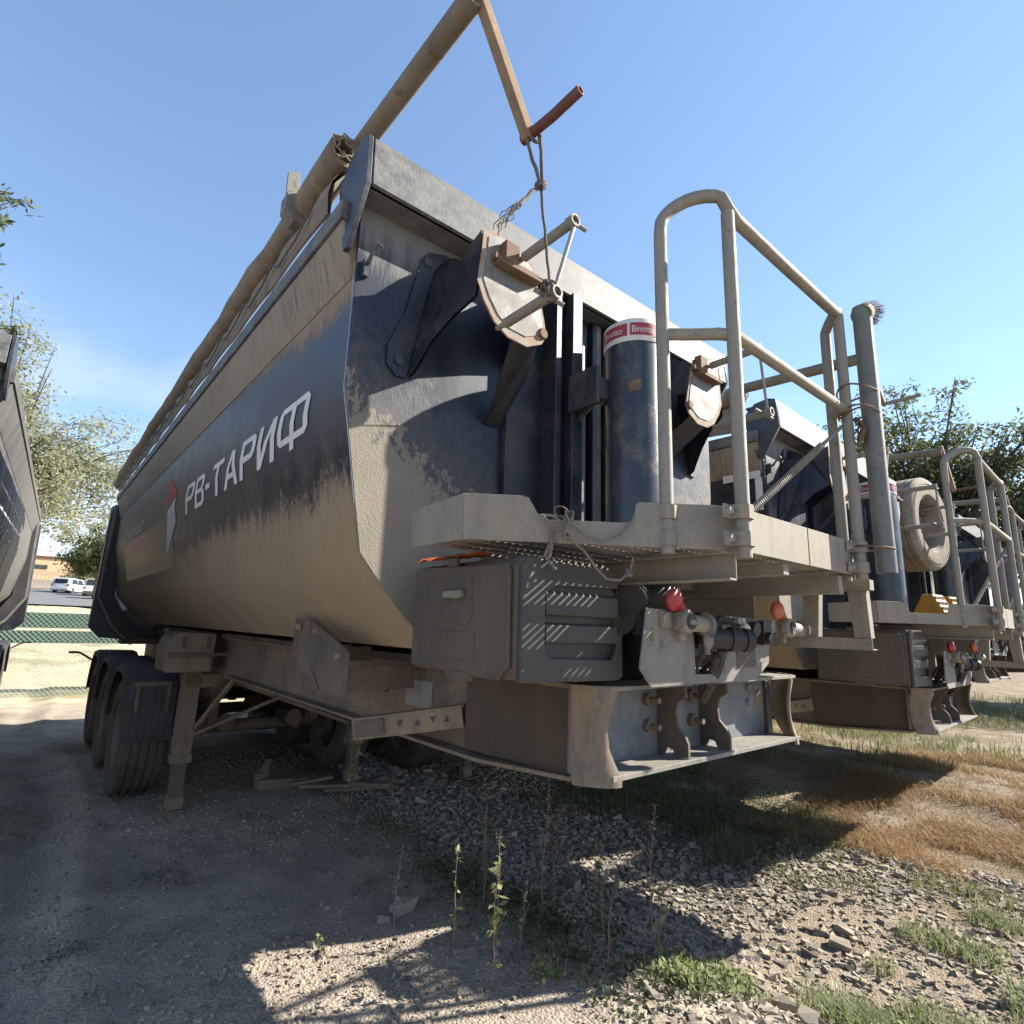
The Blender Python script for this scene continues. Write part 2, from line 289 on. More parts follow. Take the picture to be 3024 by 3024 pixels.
# ------------------------------------------------------------------ mesh helper
class MB:
    def __init__(s): s.v = []; s.f = []
    def add(s, vs, fs):
        k = len(s.v); s.v += [tuple(v) for v in vs]; s.f += [tuple(i + k for i in f) for f in fs]; return s
    def box(s, x0, x1, y0, y1, z0, z1):
        x0, x1 = sorted((x0, x1)); y0, y1 = sorted((y0, y1)); z0, z1 = sorted((z0, z1))
        return s.add([(x0, y0, z0), (x1, y0, z0), (x1, y1, z0), (x0, y1, z0), (x0, y0, z1), (x1, y0, z1), (x1, y1, z1), (x0, y1, z1)],
                     [(3, 2, 1, 0), (4, 5, 6, 7), (0, 1, 5, 4), (1, 2, 6, 5), (2, 3, 7, 6), (3, 0, 4, 7)])
    def prism(s, poly, axis, a, b):
        """polygon in the other two axes (order x,y,z) extruded along axis"""
        n = len(poly)
        A = sum(poly[i][0]*poly[(i+1) % n][1] - poly[(i+1) % n][0]*poly[i][1] for i in range(n))
        if (A < 0) != (axis == 'y'): poly = poly[::-1]
        a, b = sorted((a, b))
        def P(p, w): return {'x': (w, p[0], p[1]), 'y': (p[0], w, p[1]), 'z': (p[0], p[1], w)}[axis]
        vs = [P(p, a) for p in poly] + [P(p, b) for p in poly]
        fs = [tuple(range(n))[::-1], tuple(range(n, 2*n))] + [(i, (i+1) % n, (i+1) % n + n, i + n) for i in range(n)]
        return s.add(vs, fs)
    def obox(s, p0, p1, w, h, up=(0, 0, 1)):
        p0, p1 = Vector(p0), Vector(p1); d = (p1 - p0).normalized(); up = Vector(up)
        if abs(d.dot(up)) > .98: up = Vector((0, 1, 0))
        r = d.cross(up).normalized(); u = r.cross(d)
        q = [(-w/2, -h/2), (w/2, -h/2), (w/2, h/2), (-w/2, h/2)]
        vs = [p0 + r*a + u*b for a, b in q] + [p1 + r*a + u*b for a, b in q]
        return s.add(vs, [(0, 1, 2, 3), (7, 6, 5, 4)] + [(i, i+4, (i+1) % 4 + 4, (i+1) % 4) for i in range(4)])
    def tube(s, pts, r, n=12, caps=True, hollow=False):
        pts = [Vector(p) for p in pts]; rs = r if isinstance(r, (list, tuple)) else [r]*len(pts)
        k = len(s.v); up = None; vs = []
        for i, p in enumerate(pts):
            d = ((pts[min(i+1, len(pts)-1)] - pts[max(i-1, 0)])).normalized()
            if up is None:
                up = Vector((0, 0, 1)) if abs(d.z) < .9 else Vector((1, 0, 0))
            a = d.cross(up).normalized(); up = a.cross(d).normalized()
            for j in range(n):
                t = 2*math.pi*j/n; vs.append(p + (a*math.cos(t) + up*math.sin(t))*rs[i])
        fs = []
        for i in range(len(pts)-1):
            for j in range(n): fs.append((i*n+j, i*n+(j+1) % n, (i+1)*n+(j+1) % n, (i+1)*n+j))
        if caps and not hollow: fs += [tuple(range(n))[::-1], tuple(range((len(pts)-1)*n, len(pts)*n))]
        s.add(vs, fs)
        if hollow:
            for e, (pi, qi) in enumerate(((0, 1), (len(pts)-1, len(pts)-2))):
                base = pi*n; m0 = len(s.v) - k; ring = [pts[pi] + (Vector(vs[base+j]) - pts[pi])*.72 for j in range(n)]
                deep = [v + (pts[qi] - pts[pi]).normalized()*min(.08, (pts[qi]-pts[pi]).length*.5) for v in ring]
                kk = len(s.v); s.v += [tuple(v) for v in ring] + [tuple(v) for v in deep]
                for j in range(n):
                    q = (j+1) % n
                    A = [(k+base+j, k+base+q, kk+q, kk+j), (kk+j, kk+q, kk+n+q, kk+n+j)]
                    if e == 0: A = [a[::-1] for a in A]
                    s.f += A
                s.f.append(tuple(kk+n+j for j in range(n)) if e else tuple(kk+n+j for j in range(n))[::-1])
        return s
    def cyl(s, p0, p1, r, n=20, r1=None): return s.tube([p0, p1], [r, r if r1 is None else r1], n)
    def lathe(s, prof, c, axis='x', n=40, closed=False):
        """prof: (radius, offset along axis)"""
        c = Vector(c); vs = []
        for r, a in prof:
            for j in range(n):
                t = 2*math.pi*j/n; p, q = r*math.cos(t), r*math.sin(t)
                vs.append(c + Vector({'x': (a, p, q), 'y': (q, a, p), 'z': (p, q, a)}[axis]))
        fs = []; L_ = len(prof)
        for i in range(L_ if closed else L_-1):
            i2 = (i+1) % L_
            for j in range(n): fs.append((i*n+j, i*n+(j+1) % n, i2*n+(j+1) % n, i2*n+j))
        return s.add(vs, fs)
    def sphere(s, c, r, n=10, sc=(1, 1, 1)):
        pr = [(max(1e-4, math.sin(math.pi*i/n))*r, -math.cos(math.pi*i/n)*r) for i in range(n+1)]
        k = len(s.v); s.lathe(pr, (0, 0, 0), 'z', n*2)
        for i in range(k, len(s.v)):
            v = s.v[i]; s.v[i] = (c[0]+v[0]*sc[0], c[1]+v[1]*sc[1], c[2]+v[2]*sc[2])
        return s
    def build(s, name, mat, parent=None, bevel=0, smooth=True, segs=2):
        me = bpy.data.meshes.new(name); me.from_pydata(s.v, [], s.f); me.update()
        bm = bmesh.new(); bm.from_mesh(me); bmesh.ops.recalc_face_normals(bm, faces=bm.faces); bm.to_mesh(me); bm.free()
        me.materials.append(M[mat])
        me.polygons.foreach_set('use_smooth', [bool(smooth)]*len(me.polygons))
        if smooth: me.set_sharp_from_angle(angle=rad(38))
        ob = bpy.data.objects.new(name, me); COL.objects.link(ob)
        if parent is not None: ob.parent = parent
        if bevel:
            b = ob.modifiers.new('bevel', 'BEVEL'); b.width = bevel; b.segments = segs; b.limit_method = 'ANGLE'; b.angle_limit = rad(40); b.harden_normals = True
        return ob
def tag(o, label=None, cat=None, group=None, kind=None):
    if label: o['label'] = label
    if cat: o['category'] = cat
    if group: o['group'] = group
    if kind: o['kind'] = kind
    return o
def empty(name, loc=(0, 0, 0), rz=0):
    o = bpy.data.objects.new(name, None); COL.objects.link(o); o.location = loc; o.rotation_euler = (0, 0, rz); o.empty_display_size = .2; return o
def copy_tree(o, parent=None):
    c = o.copy(); COL.objects.link(c)
    if parent is not None: c.parent = parent
    for ch in list(o.children): copy_tree(ch, c)
    return c
def arc(c, r, a0, a1, n, plane='xz'):
    out = []
    for i in range(n+1):
        t = a0 + (a1-a0)*i/n; p, q = r*math.cos(t), r*math.sin(t)
        out.append({'xz': (c[0]+p, c[1], c[2]+q), 'yz': (c[0], c[1]+p, c[2]+q), 'xy': (c[0]+p, c[1]+q, c[2])}[plane])
    return out
def lerp(a, b, t): return a + (b-a)*t
def fastmesh(name, V, F, mat, smooth=False):
    """V (n,3), F (m,k) numpy"""
    me = bpy.data.meshes.new(name); V = np.ascontiguousarray(V, np.float32); F = np.ascontiguousarray(F, np.int32); k = F.shape[1]
    me.vertices.add(len(V)); me.vertices.foreach_set('co', V.ravel()); me.loops.add(F.size); me.loops.foreach_set('vertex_index', F.ravel())
    me.polygons.add(len(F)); me.polygons.foreach_set('loop_start', np.arange(0, F.size, k, dtype=np.int32)); me.polygons.foreach_set('loop_total', np.full(len(F), k, np.int32))
    me.polygons.foreach_set('use_smooth', np.full(len(F), bool(smooth)))
    me.update(calc_edges=True); me.materials.append(M[mat])
    o = bpy.data.objects.new(name, me); COL.objects.link(o); return o

# ------------------------------------------------------------------ ground
def ss(x, a, b):
    t = np.clip((np.asarray(x, float)-a)/(b-a), 0, 1); return t*t*(3-2*t)
_lat = rng.random((256, 256))
def vnoise(x, y):
    x = np.asarray(x, float); y = np.asarray(y, float)
    xi = np.floor(x).astype(int); yi = np.floor(y).astype(int); fx = x-xi; fy = y-yi; fx = fx*fx*(3-2*fx); fy = fy*fy*(3-2*fy)
    a = _lat[xi % 256, yi % 256]; b = _lat[(xi+1) % 256, yi % 256]; c = _lat[xi % 256, (yi+1) % 256]; d = _lat[(xi+1) % 256, (yi+1) % 256]
    return (a*(1-fx)+b*fx)*(1-fy) + (c*(1-fx)+d*fx)*fy - .5
def gz(x, y):
    x = np.asarray(x, float); y = np.asarray(y, float)
    dip = -ss(x, .25, 2.0)*(.13+.22*(1-ss(y, 2.3, 5)))*(1-.6*ss(x, 5, 8))
    rise = .055*np.maximum(0, y-13)
    near = np.exp(-((x-1)**2+(y-3)**2)/90)
    nn = .05*vnoise(x*1.1, y*1.1)+.022*vnoise(x*3.3, y*3.3+7)+.012*vnoise(x*9, y*9)
    nn = nn - .045*np.exp(-((x+1.75+.12*np.sin(y*.8))/.16)**2)*ss(y, 1, 2.5) + .03*np.exp(-((x+1.45+.12*np.sin(y*.8))/.10)**2)*ss(y, 1, 2.5)
    far = .4*vnoise(x*.05, y*.05+3)*ss(np.hypot(x, y), 30, 80)
    return dip + rise + nn*(.35+.65*near)*ss(np.hypot(x, y), -1, 1) + far - .008
def axisc(lo, hi, step, far, grow=1.16):
    a = list(np.arange(lo, hi+1e-6, step)); d = step; p = a[-1]; up = []
    while p < far: d *= grow; p += d; up.append(p)
    d = step; p = a[0]; dn = []
    while p > -far: d *= grow; p -= d; dn.append(p)
    return np.array(dn[::-1]+a+up)
X = axisc(-3.5, 8, .04, 900); Y = axisc(-1.5, 8, .04, 900)
XX, YY = np.meshgrid(X, Y); V = np.stack([XX, YY, gz(XX, YY)], -1).reshape(-1, 3)
ny, nx = XX.shape; idx = np.arange(nx*ny).reshape(ny, nx)
Fq = np.stack([idx[:-1, :-1], idx[:-1, 1:], idx[1:, 1:], idx[1:, :-1]], -1).reshape(-1, 4)
tag(fastmesh('ground', V, Fq, 'ground', True), kind='structure')

# ------------------------------------------------------------------ trailer
def flx(z):
    P = [(3.0, 1.235), (2.48, 1.235), (1.88, 1.12), (1.69, .955), (1.54, .80)]
    for (z0, x0), (z1, x1) in zip(P, P[1:]):
        if z >= z1: return x0 + (x1-x0)*(z0-z)/(z0-z1) if z <= z0 else x0
    return P[-1][1]
YW, YR = .70, 8.15
def poly_mesh(contours, name):
    cu = bpy.data.curves.new(name, 'CURVE'); cu.dimensions = '2D'; cu.fill_mode = 'BOTH'
    for c in contours:
        sp = cu.splines.new('POLY'); sp.points.add(len(c)-1)
        for p, q in zip(sp.points, c): p.co = (q[0], q[1], 0, 1)
        sp.use_cyclic_u = True
    o = bpy.data.objects.new(name, cu); COL.objects.link(o); bpy.context.view_layer.update()
    me = bpy.data.meshes.new_from_object(o.evaluated_get(bpy.context.evaluated_depsgraph_get()))
    bpy.data.objects.remove(o); return me
def text_mesh(txt, shear=0., spacing=1.):
    cu = bpy.data.curves.new('t', 'FONT'); cu.body = txt; cu.size = 1; cu.shear = shear; cu.space_character = spacing; cu.resolution_u = 3
    o = bpy.data.objects.new('t', cu); COL.objects.link(o); bpy.context.view_layer.update()
    me = bpy.data.meshes.new_from_object(o.evaluated_get(bpy.context.evaluated_depsgraph_get()))
    bpy.data.objects.remove(o); return me
def wrap(me, fn, name, mat, parent, subdiv=0, cuts=()):
    bm = bmesh.new(); bm.from_mesh(me)
    for cv in cuts: bmesh.ops.bisect_plane(bm, geom=bm.verts[:]+bm.edges[:]+bm.faces[:], plane_co=(0, cv, 0), plane_no=(0, 1, 0))
    if subdiv: bmesh.ops.subdivide_edges(bm, edges=[e for e in bm.edges if e.calc_length() > subdiv], cuts=2, use_grid_fill=False)
    bmesh.ops.triangulate(bm, faces=bm.faces)
    for v in bm.verts: v.co = fn(v.co.x, v.co.y)
    bmesh.ops.recalc_face_normals(bm, faces=bm.faces)
    me2 = bpy.data.meshes.new(name); bm.to_mesh(me2); bm.free(); me2.materials.append(M[mat])
    o = bpy.data.objects.new(name, me2); COL.objects.link(o); o.parent = parent; return o
LET = {
 'P': (.7, [[(0, 0), (0, 1), (.55, 1), (.7, .88), (.7, .52), (.55, .4), (.16, .4), (.16, 0)], [(.16, .55), (.16, .85), (.48, .85), (.54, .8), (.54, .6), (.48, .55)]]),
 'B': (.7, [[(0, 0), (0, 1), (.52, 1), (.66, .88), (.66, .62), (.58, .52), (.7, .42), (.7, .12), (.56, 0)], [(.16, .14), (.16, .43), (.5, .43), (.54, .39), (.54, .18), (.5, .14)], [(.16, .57), (.16, .86), (.46, .86), (.5, .82), (.5, .61), (.46, .57)]]),
 '-': (.3, [[(0, .38), (0, .54), (.3, .54), (.3, .38)]]),
 'T': (.7, [[(0, .85), (0, 1), (.7, 1), (.7, .85), (.43, .85), (.43, 0), (.27, 0), (.27, .85)]]),
 'A': (.76, [[(0, 0), (.29, 1), (.47, 1), (.76, 0), (.6, 0), (.53, .24), (.23, .24), (.16, 0)], [(.27, .38), (.49, .38), (.38, .8)]]),
 'I': (.7, [[(0, 0), (0, 1), (.16, 1), (.16, .3), (.54, 1), (.7, 1), (.7, 0), (.54, 0), (.54, .7), (.16, 0)]]),
 'F': (1., [[(0, .30), (0, .88), (.1, 1), (.9, 1), (1, .88), (1, .30), (.9, .18), (.57, .18), (.57, 0), (.43, 0), (.43, .18), (.1, .18)], [(.14, .32), (.14, .86), (.43, .86), (.43, .32)], [(.57, .32), (.57, .86), (.86, .86), (.86, .32)]])}

def make_trailer():
    T = empty('semi_trailer')
    # --- tipper body
    prof = [(3.0, 1.235), (2.48, 1.235), (1.88, 1.12), (1.69, .955), (1.54, .80)]
    b = MB(); ys = [YW+.012, 2, 4, 6, YR]
    for sgn in (-1, 1):
        pts = [(sgn*x, z) for z, x in prof]
        k = len(b.v)
        for y in ys: b.v += [(x, y, z) for x, z in pts]
        for i in range(len(ys)-1):
            for j in range(len(pts)-1): b.f.append((k+i*5+j, k+i*5+j+1, k+(i+1)*5+j+1, k+(i+1)*5+j))
    b.v += [(-.80, ys[0], 1.54), (.80, ys[0], 1.54), (.80, YR, 1.54), (-.80, YR, 1.54)]; k = len(b.v)-4; b.f.append((k, k+1, k+2, k+3))
    b.build('body_shell', 'flank', T)
    half = [(-x, z) for z, x in prof]; outl = [(-1.235, 3.32)] + half + [(-p[0], p[1]) for p in half[::-1]] + [(1.235, 3.32)]
    MB().prism(outl, 'y', YW, YW+.010).build('front_wall', 'front', T)
    # deeper navy panel beside the ram recess, posts and grooves
    b = MB()
    for s in (-1, 1):
        b.box(s*.50, s*.30, YW-.035, YW-.002, 1.55, 3.24)
    b.build('wall_panel', 'navy_dark', T, .003)
    b = MB()
    b.box(-.30, -.265, .56, YW-.003, 1.55, 3.24); b.box(-.262, -.215, .60, YW-.003, 1.55, 3.24); b.box(-.21, -.145, .54, YW-.003, 1.55, 3.235)
    b.box(.265, .30, .575, YW-.003, 1.55, 3.235); b.box(.215, .262, .625, YW-.003, 1.55, 3.235); b.box(.15, .21, .61, YW-.003, 1.55, 3.235)
    b.box(.0, .03, .675, YW-.003, 1.55, 3.235); b.box(.06, .09, .655, YW-.003, 1.55, 3.235)
    b.build('recess_post', 'navy_dark', T, .004)
    MB().box(-.14, -.03, YW-.03, YW-.004, 1.55, 3.24).build('wall_rib', 'post_face', T, .004)
    MB().box(.105, .142, YW-.03, YW-.004, 1.55, 3.24).build('wall_rib', 'post_face', T, .004)
    # header beam, side plates
    b = MB(); b.prism([(.585, 3.45), (.57, 3.24), (.585, 3.235), (.60, 3.435), (.82, 3.435), (.82, 3.45)], 'x', -1.255, 1.255); b.box(-1.25, 1.25, .60, .72, 3.236, 3.243)
    b.build('header_beam', 'header', T, .003)
    MB().box(-1.25, 1.25, .705, .735, 3.244, 3.43).build('header_back', 'navy', T)
    for s in (-1, 1):
        MB().prism([(.585, 3.452), (.568, 3.238), (.70, 3.03), (.735, 3.03), (.84, 3.36), (.74, 3.455), (.64, 3.47)], 'x', s*1.262, s*1.282).build('header_end_plate', 'navy', T, .002)
    # top rails
    for s in (-1, 1):
        b = MB(); b.prism([(s*1.238, 2.93), (s*1.295, 3.15), (s*1.295, 3.16), (s*1.20, 3.16), (s*1.20, 2.98)], 'y', YW+.03, YR-.02)
        b.build('top_rail', 'rail', T, .004)
        b = MB(); b.box(s*1.308, s*1.19, YW+.02, YR-.02, 3.163, 3.245); b.build('top_rail_cap', 'header', T, .006)
    # rear frame and tailgate
    rp = [(1.28, 3.1), (1.31, 1.86), (1.11, 1.49), (.86, 1.25)]
    for s in (-1, 1):
        b = MB()
        ip = [(x-.16, z+.03) for x, z in rp]
        for i in range(3):
            b.prism([(s*rp[i][0], rp[i][1]), (s*rp[i+1][0], rp[i+1][1]), (s*ip[i+1][0], ip[i+1][1]), (s*ip[i][0], ip[i][1])], 'y', 8.05, 8.16)
        b.build('rear_frame', 'mudplastic', T)
        b = MB()
        for i in range(3):
            A, B = rp[i], rp[i+1]
            b.obox((s*(A[0]+.006), 8.10, A[1]), (s*(B[0]+.006), 8.10, B[1]), .055, .02, (0, 1, 0))
        b.build('frame_edging', 'plate_grey', T)
    tg = [(-1.33, 3.1), (-1.36, 1.46), (-1.24, 1.33), (-.95, 1.30), (.95, 1.30), (1.24, 1.33), (1.36, 1.46), (1.33, 3.1)]
    MB().prism(tg, 'y', 8.2, 8.42).build('tailgate', 'navy_dark', T, .01)
    MB().prism([(-1.0, 1.25), (1.0, 1.25), (1.0, 1.32), (-1.0, 1.32)], 'y', 8.0, 8.3).build('tailgate_hinge', 'chassis_dark', T, .004)
    # lettering on the camera side
    u = 0
    cont = []
    for ch in 'PB-TAPIF':
        w, cs = LET[ch]
        cont += [[(p[0]+u+.16*p[1], p[1]) for p in c] for c in cs]; u += w+.12
    k = (3.50-1.03)/(u-.12+.16)
    def side(uu, vv, y0, kk, z0, hh, s=-1, off=.003):
        z = z0+vv*hh; return Vector((s*(flx(z)+off), y0-uu*kk*(1 if s < 0 else -1), z))
    for i, c in enumerate([cont]):
        wrap(poly_mesh(c, 'lettering'), lambda a, b_: side(a, b_, 3.50, k, 2.370, .205), 'side_lettering', 'letter_white', T, cuts=((2.48-2.370)/.205,))
    wrap(poly_mesh([[(.515, .47), (.535, .265), (.035, .036), (.21, .39)]], 'l'), lambda a, b_: side(a, b_, 4.4, 1, 2.1, 1), 'side_logo', 'letter_grey', T, cuts=(.38,))
    wrap(poly_mesh([[(.10, .70), (.505, .52), (.51, .482), (.205, .402), (.155, .46)]], 'l'), lambda a, b_: side(a, b_, 4.4, 1, 2.1, 1), 'side_logo', 'logo_red', T, cuts=(.38, .41, .5))
    wrap(poly_mesh([[(0, 0), (1, 0), (1, 1), (0, 1)]], 'l'), lambda a, b_: side(a, b_, 7.0, 2.95, 2.02, .42, off=.002), 'side_sticker', 'sticker', T)
    wrap(text_mesh('Grünwald', .25), lambda a, b_: side(a, b_, 7.25, .42, 2.475, .24, off=.004), 'side_lettering', 'letter_white', T, cuts=((2.48-2.475)/.24,))
    # mirrored copies on the far side
    wrap(poly_mesh(cont, 'l'), lambda a, b_: side(a, b_, 2.0, k, 2.355, .20, 1), 'side_lettering', 'letter_white', T, cuts=((2.48-2.355)/.20,))
    # --- tarpaulin roll, flap, stop, lacing
    for s in (-1,):
        pts = []; rs = []
        for i in range(34):
            y = .92+i*.232; y -= .09; pts.append((-1.275+.004*math.sin(i*.9), y, 3.552-.004*(y-.9)+.004*math.sin(i*.7)+(-.05 if i > 31 else 0))); rs.append(.070+.002*math.sin(i*1.3)+.003*math.sin(i*2.9)-(.008 if i in (3, 4) else 0))
        b = MB(); b.tube(pts, rs, 16, hollow=True); b.build('tarpaulin_roll', 'tarp', T)
        b = MB()
        for k2 in range(3): b.tube([(p[0]+.010*math.sin(i_*1.9+k2), p[1]+.006*i_/14, p[2]+.008*math.sin(i_*2.3)) for i_, p in enumerate(arc((-1.272, .815, 3.555), .060-.016*k2, k2*2, k2*2+4.2, 14, 'xz'))], .0045, 5)
        b.build('roll_layers', 'tarp', T)
        b = MB(); n = 60
        ys_ = [.86+i*(7.15/n) for i in range(n+1)]
        for i, y in enumerate(ys_):
            w1 = .012*math.sin(i*1.7)+.008*math.sin(i*3.1)
            sag = .04*abs(math.sin(i*.55))
            b.v += [(-1.262, y, 3.50-.012*(y-.9)), (-1.305-w1*.6, y, 3.42), (-1.318-w1*.4, y, 3.35), (-1.312, y, 3.255+sag*.5), (-1.300, y, 3.255+sag*.5), (-1.295-w1*.5, y, 3.41), (-1.245, y, 3.49-.012*(y-.9))]
        for i in range(n):
            for j in range(6): b.f.append((i*7+j, i*7+j+1, (i+1)*7+j+1, (i+1)*7+j))
        b.build('tarpaulin_flap', 'tarp', T)
        b = MB(); pts = []
        for i in range(15):
            y = 1.05+i*.49; pts += [(-1.330, y, 3.36), (-1.334, y+.12, 3.305), (-1.330, y+.36, 3.295)]
            b.tube([(p[0], p[1], p[2]) for p in arc((-1.332, y, 3.355), .016, 0, 6.28, 8, 'yz')], .0045, 5)
        b.tube(pts, .0045, 5); b.build('lacing_rope', 'rope', T)
        b = MB()
        b.prism([(-1.315, 3.50), (-1.318, 3.69), (-1.325, 3.73), (-1.375, 3.70), (-1.372, 3.56)], 'y', 1.275, 1.285)
        b.prism([(-1.24, 3.625), (-1.33, 3.625), (-1.372, 3.58), (-1.372, 3.50), (-1.33, 3.455), (-1.24, 3.455)], 'y', 1.26, 1.34); b.build('tarpaulin_stop', 'plate_grey', T, .003)
        b = MB(); b.tube([(-1.2, 2.2, 3.6), (-1.205, .88, 3.635), (-1.205, .02, 3.60)], .038, 14, hollow=True); b.build('roll_tube', 'mast_tube', T)
        b = MB(); b.obox((-1.205, .03, 3.66), (-.985, 0.0, 3.19), .036, .036, (0, 1, 0)); cb = b.build('crank_arm', 'crank_bar', T, .004)
        b = MB(); b.tube([(-.985, .03, 3.205), (-.975, -.10, 3.207), (-.965, -.21, 3.222)], .0165, 12, hollow=True); b.build('crank_handle', 'rust_red', cb)
    # lashing hooks on the front wall
    for s in (-1, 1):
        b = MB(); b.tube([(s*1.205, .70, 2.975), (s*1.205, .66, 2.985), (s*1.200, .635, 3.02), (s*1.188, .62, 3.045), (s*1.172, .615, 3.035)], [.010, .009, .008, .007, .006], 8)
        b.box(s*1.196, s*1.216, .672, .699, 2.93, 3.0); b.build('lashing_hook', 'navy', T)
    # --- hydraulic ram with its maker's band
    r = .136; c = (.005, .35)
    b = MB(); b.lathe([(.001, 3.035), (r-.03, 3.035), (r-.010, 3.03), (r-.008, 3.01), (r, 2.98), (r, 1.62), (.001, 1.62)], (c[0], c[1], 0), 'z', 48); cy = b.build('hydraulic_ram', 'navy_cyl', T)
    b = MB(); b.lathe([(r+.0015, 2.915), (r+.004, 2.92), (r+.004, 3.018), (r+.0015, 3.022)], (c[0], c[1], 0), 'z', 64); bd = b.build('maker_band', 'band_white', cy)
    def cylw(th, z, off): return Vector((c[0]+(r+off)*math.cos(th), c[1]+(r+off)*math.sin(th), z))
    b = MB()
    for q in range(6):
        t0 = rad(-149)+q*rad(60)-.0; n = 12
        k0 = len(b.v)
        for i in range(n+1):
            th = t0+rad(55)*i/n; b.v += [tuple(cylw(th, 2.940, .006)), tuple(cylw(th, 3.000, .006))]
        for i in range(n): b.f.append((k0+2*i, k0+2*i+2, k0+2*i+3, k0+2*i+1))
    b.build('band_panel', 'band_red', cy)
    for q in range(6):
        t0 = rad(-149)+q*rad(60)
        wrap(text_mesh('Binotto'), lambda a, b_, t0=t0: cylw(t0+.05+a*.245, 2.953+b_*.046, .0075), 'band_lettering', 'letter_white', cy)
    b = MB(); 
    for i in range(9):
        th = rad(-150)+.045*i; k0 = len(b.v)
    b.v += []
    n = 6
    for i in range(n+1):
        th = rad(-152)+.40*i/n; b.v += [tuple(cylw(th, 2.668+.012*i/n, .0015)), tuple(cylw(th, 2.715+.02*i/n, .0015))]
    for i in range(n): b.f.append((2*i, 2*i+2, 2*i+3, 2*i+1))
    b.build('rust_patch', 'rust', cy)
    b = MB(); b.lathe([(.001, 1.46), (.150, 1.46), (.155, 1.70), (.172, 1.74), (.172, 1.80), (.162, 1.82), (.172, 1.835), (.172, 1.865), (.155, 1.885), (.145, 1.885), (.142, 1.93), (.12, 1.93)], (.03, .35, 0), 'z', 48)
    b.box(-.30, -.20, .30, .42, 1.52, 1.74)
    b.cyl((-.2, .2, 1.77), (-.42, .06, 1.74), .055); b.build('ram_base', 'black_part', T)
    b = MB(); b.lathe([(.001, 0), (.075, 0), (.09, .03), (.09, .10), (.06, .13), (.001, .13)], (-.40, .10, 1.70), 'y', 20); b.build('ram_trunnion', 'chassis_dark', T)
    b = MB(); b.box(-.21, -.11, .40, .50, 2.665, 2.765); b.prism([(.40, 2.66), (.54, 2.66), (.54, 2.58)], 'x', -.17, -.16); b.box(-.22, -.20, .38, .56, 2.62, 2.80); br = b.build('ram_bracket', 'navy', T, .004)
    b = MB(); b.cyl((-.11, .45, 2.715), (-.10, .44, 2.715), .052); b.cyl((-.11, .45, 2.715), (-.06, .40, 2.715), .042); b.build('bracket_bush', 'plate_grey', br)
    # --- spare wheel carriers
    for s in (-1, 1):
        xc = s*.69; yf = .40
        face = [(-.175, .11), (-.17, .20), (-.10, .235), (.0, .21), (.09, .165), (.115, .10), (.16, -.05), (.175, -.12), (.15, -.165), (.07, -.205), (-.03, -.20), (-.10, -.16), (-.155, -.09), (-.19, -.02)]
        zc = 2.95
        pl = [(xc+(a if s < 0 else -a), zc+b_) for a, b_ in face]
        C = MB(); C.prism(pl, 'y', yf, yf+.008); ca = C.build('wheel_carrier', 'rim_rust', T)
        C = MB(); inner = [(xc+(a if s < 0 else -a)*.86, zc+b_*.87+.012) for a, b_ in face]; C.prism(inner, 'y', yf-.004, yf-.001); C.build('carrier_face', 'disc_face', ca)
        C = MB()
        # outer side plate, flange on wall, inner side plate, floor web
        def q3(P): C.add(P, [tuple(range(len(P)))])
        mx_ = (lambda x: x) if s < 0 else (lambda x: -x)
        side_pl = [(-.868, yf, 3.155), (-.875, .52, 3.10), (-.862, .56, 3.09), (-.85, .60, 3.14), (-.83, YW-.004, 3.20), (-.90, YW-.004, 3.10), (-.965, YW-.004, 2.80), (-.995, YW-.004, 2.585), (-.985, .66, 2.60), (-.955, .58, 2.72), (-.92, .50, 2.80), (-.885, yf, 2.86)]
        q3([(mx_(a), b_, c_) for a, b_, c_ in side_pl]); q3([(mx_(a+.012), b_, c_) for a, b_, c_ in side_pl])
        fl = [(-.90, 3.10), (-.83, 3.205), (-.93, 3.175), (-.965, 3.13), (-.985, 3.02), (-1.02, 2.86), (-1.085, 2.70), (-1.085, 2.62), (-1.04, 2.58), (-.995, 2.585), (-.965, 2.80)]
        C.prism([(mx_(a), b_) for a, b_ in fl], 'y', YW-.012, YW-.004)
        in_pl = [(-.535, yf, 2.90), (-.53, yf, 3.08), (-.50, YW-.02, 3.18), (-.48, YW-.02, 2.78), (-.50, .60, 2.84), (-.52, .5, 2.90)]
        q3([(mx_(a), b_, c_) for a, b_, c_ in in_pl])
        bot = [(-.885, yf, 2.86), (-.80, yf, 2.77), (-.69, yf, 2.745), (-.575, yf, 2.77), (-.535, yf, 2.85), (-.52, .5, 2.72), (-.56, .58, 2.66), (-.57, .60, 2.53), (-.70, .60, 2.62)]
        q3([(mx_(a), b_, c_) for a, b_, c_ in [(-.70, yf+.003, 2.75), (-.56, yf+.003, 2.78), (-.515, .52, 2.68), (-.52, YW-.01, 2.50), (-.60, YW-.01, 2.50)]])
        top = [(-.868, yf, 3.155), (-.60, yf, 3.13), (-.53, YW-.02, 3.18), (-.83, YW-.02, 3.20)]
        C.build('carrier_plate', 'navy_dark', ca, smooth=False)
        C = MB(); C.box(xc-.12 if s < 0 else xc-.10, xc+.10 if s < 0 else xc+.12, yf-.05, yf-.005, 3.02, 3.035); C.box(xc-.13, xc+.10, yf-.03, yf-.006, 3.04, 3.065)
        C.box(xc-.09, xc-.02, yf-.045, yf-.005, 3.04, 3.13); C.build('carrier_clamp', 'rust', ca, .003)
        C = MB(); C.lathe([(.001, 0), (.02, 0), (.024, .006), (.024, .014)], (xc+(.15 if s < 0 else -.15), yf-.014, 2.83), 'y', 10); C.build('bolt', 'rust', ca)
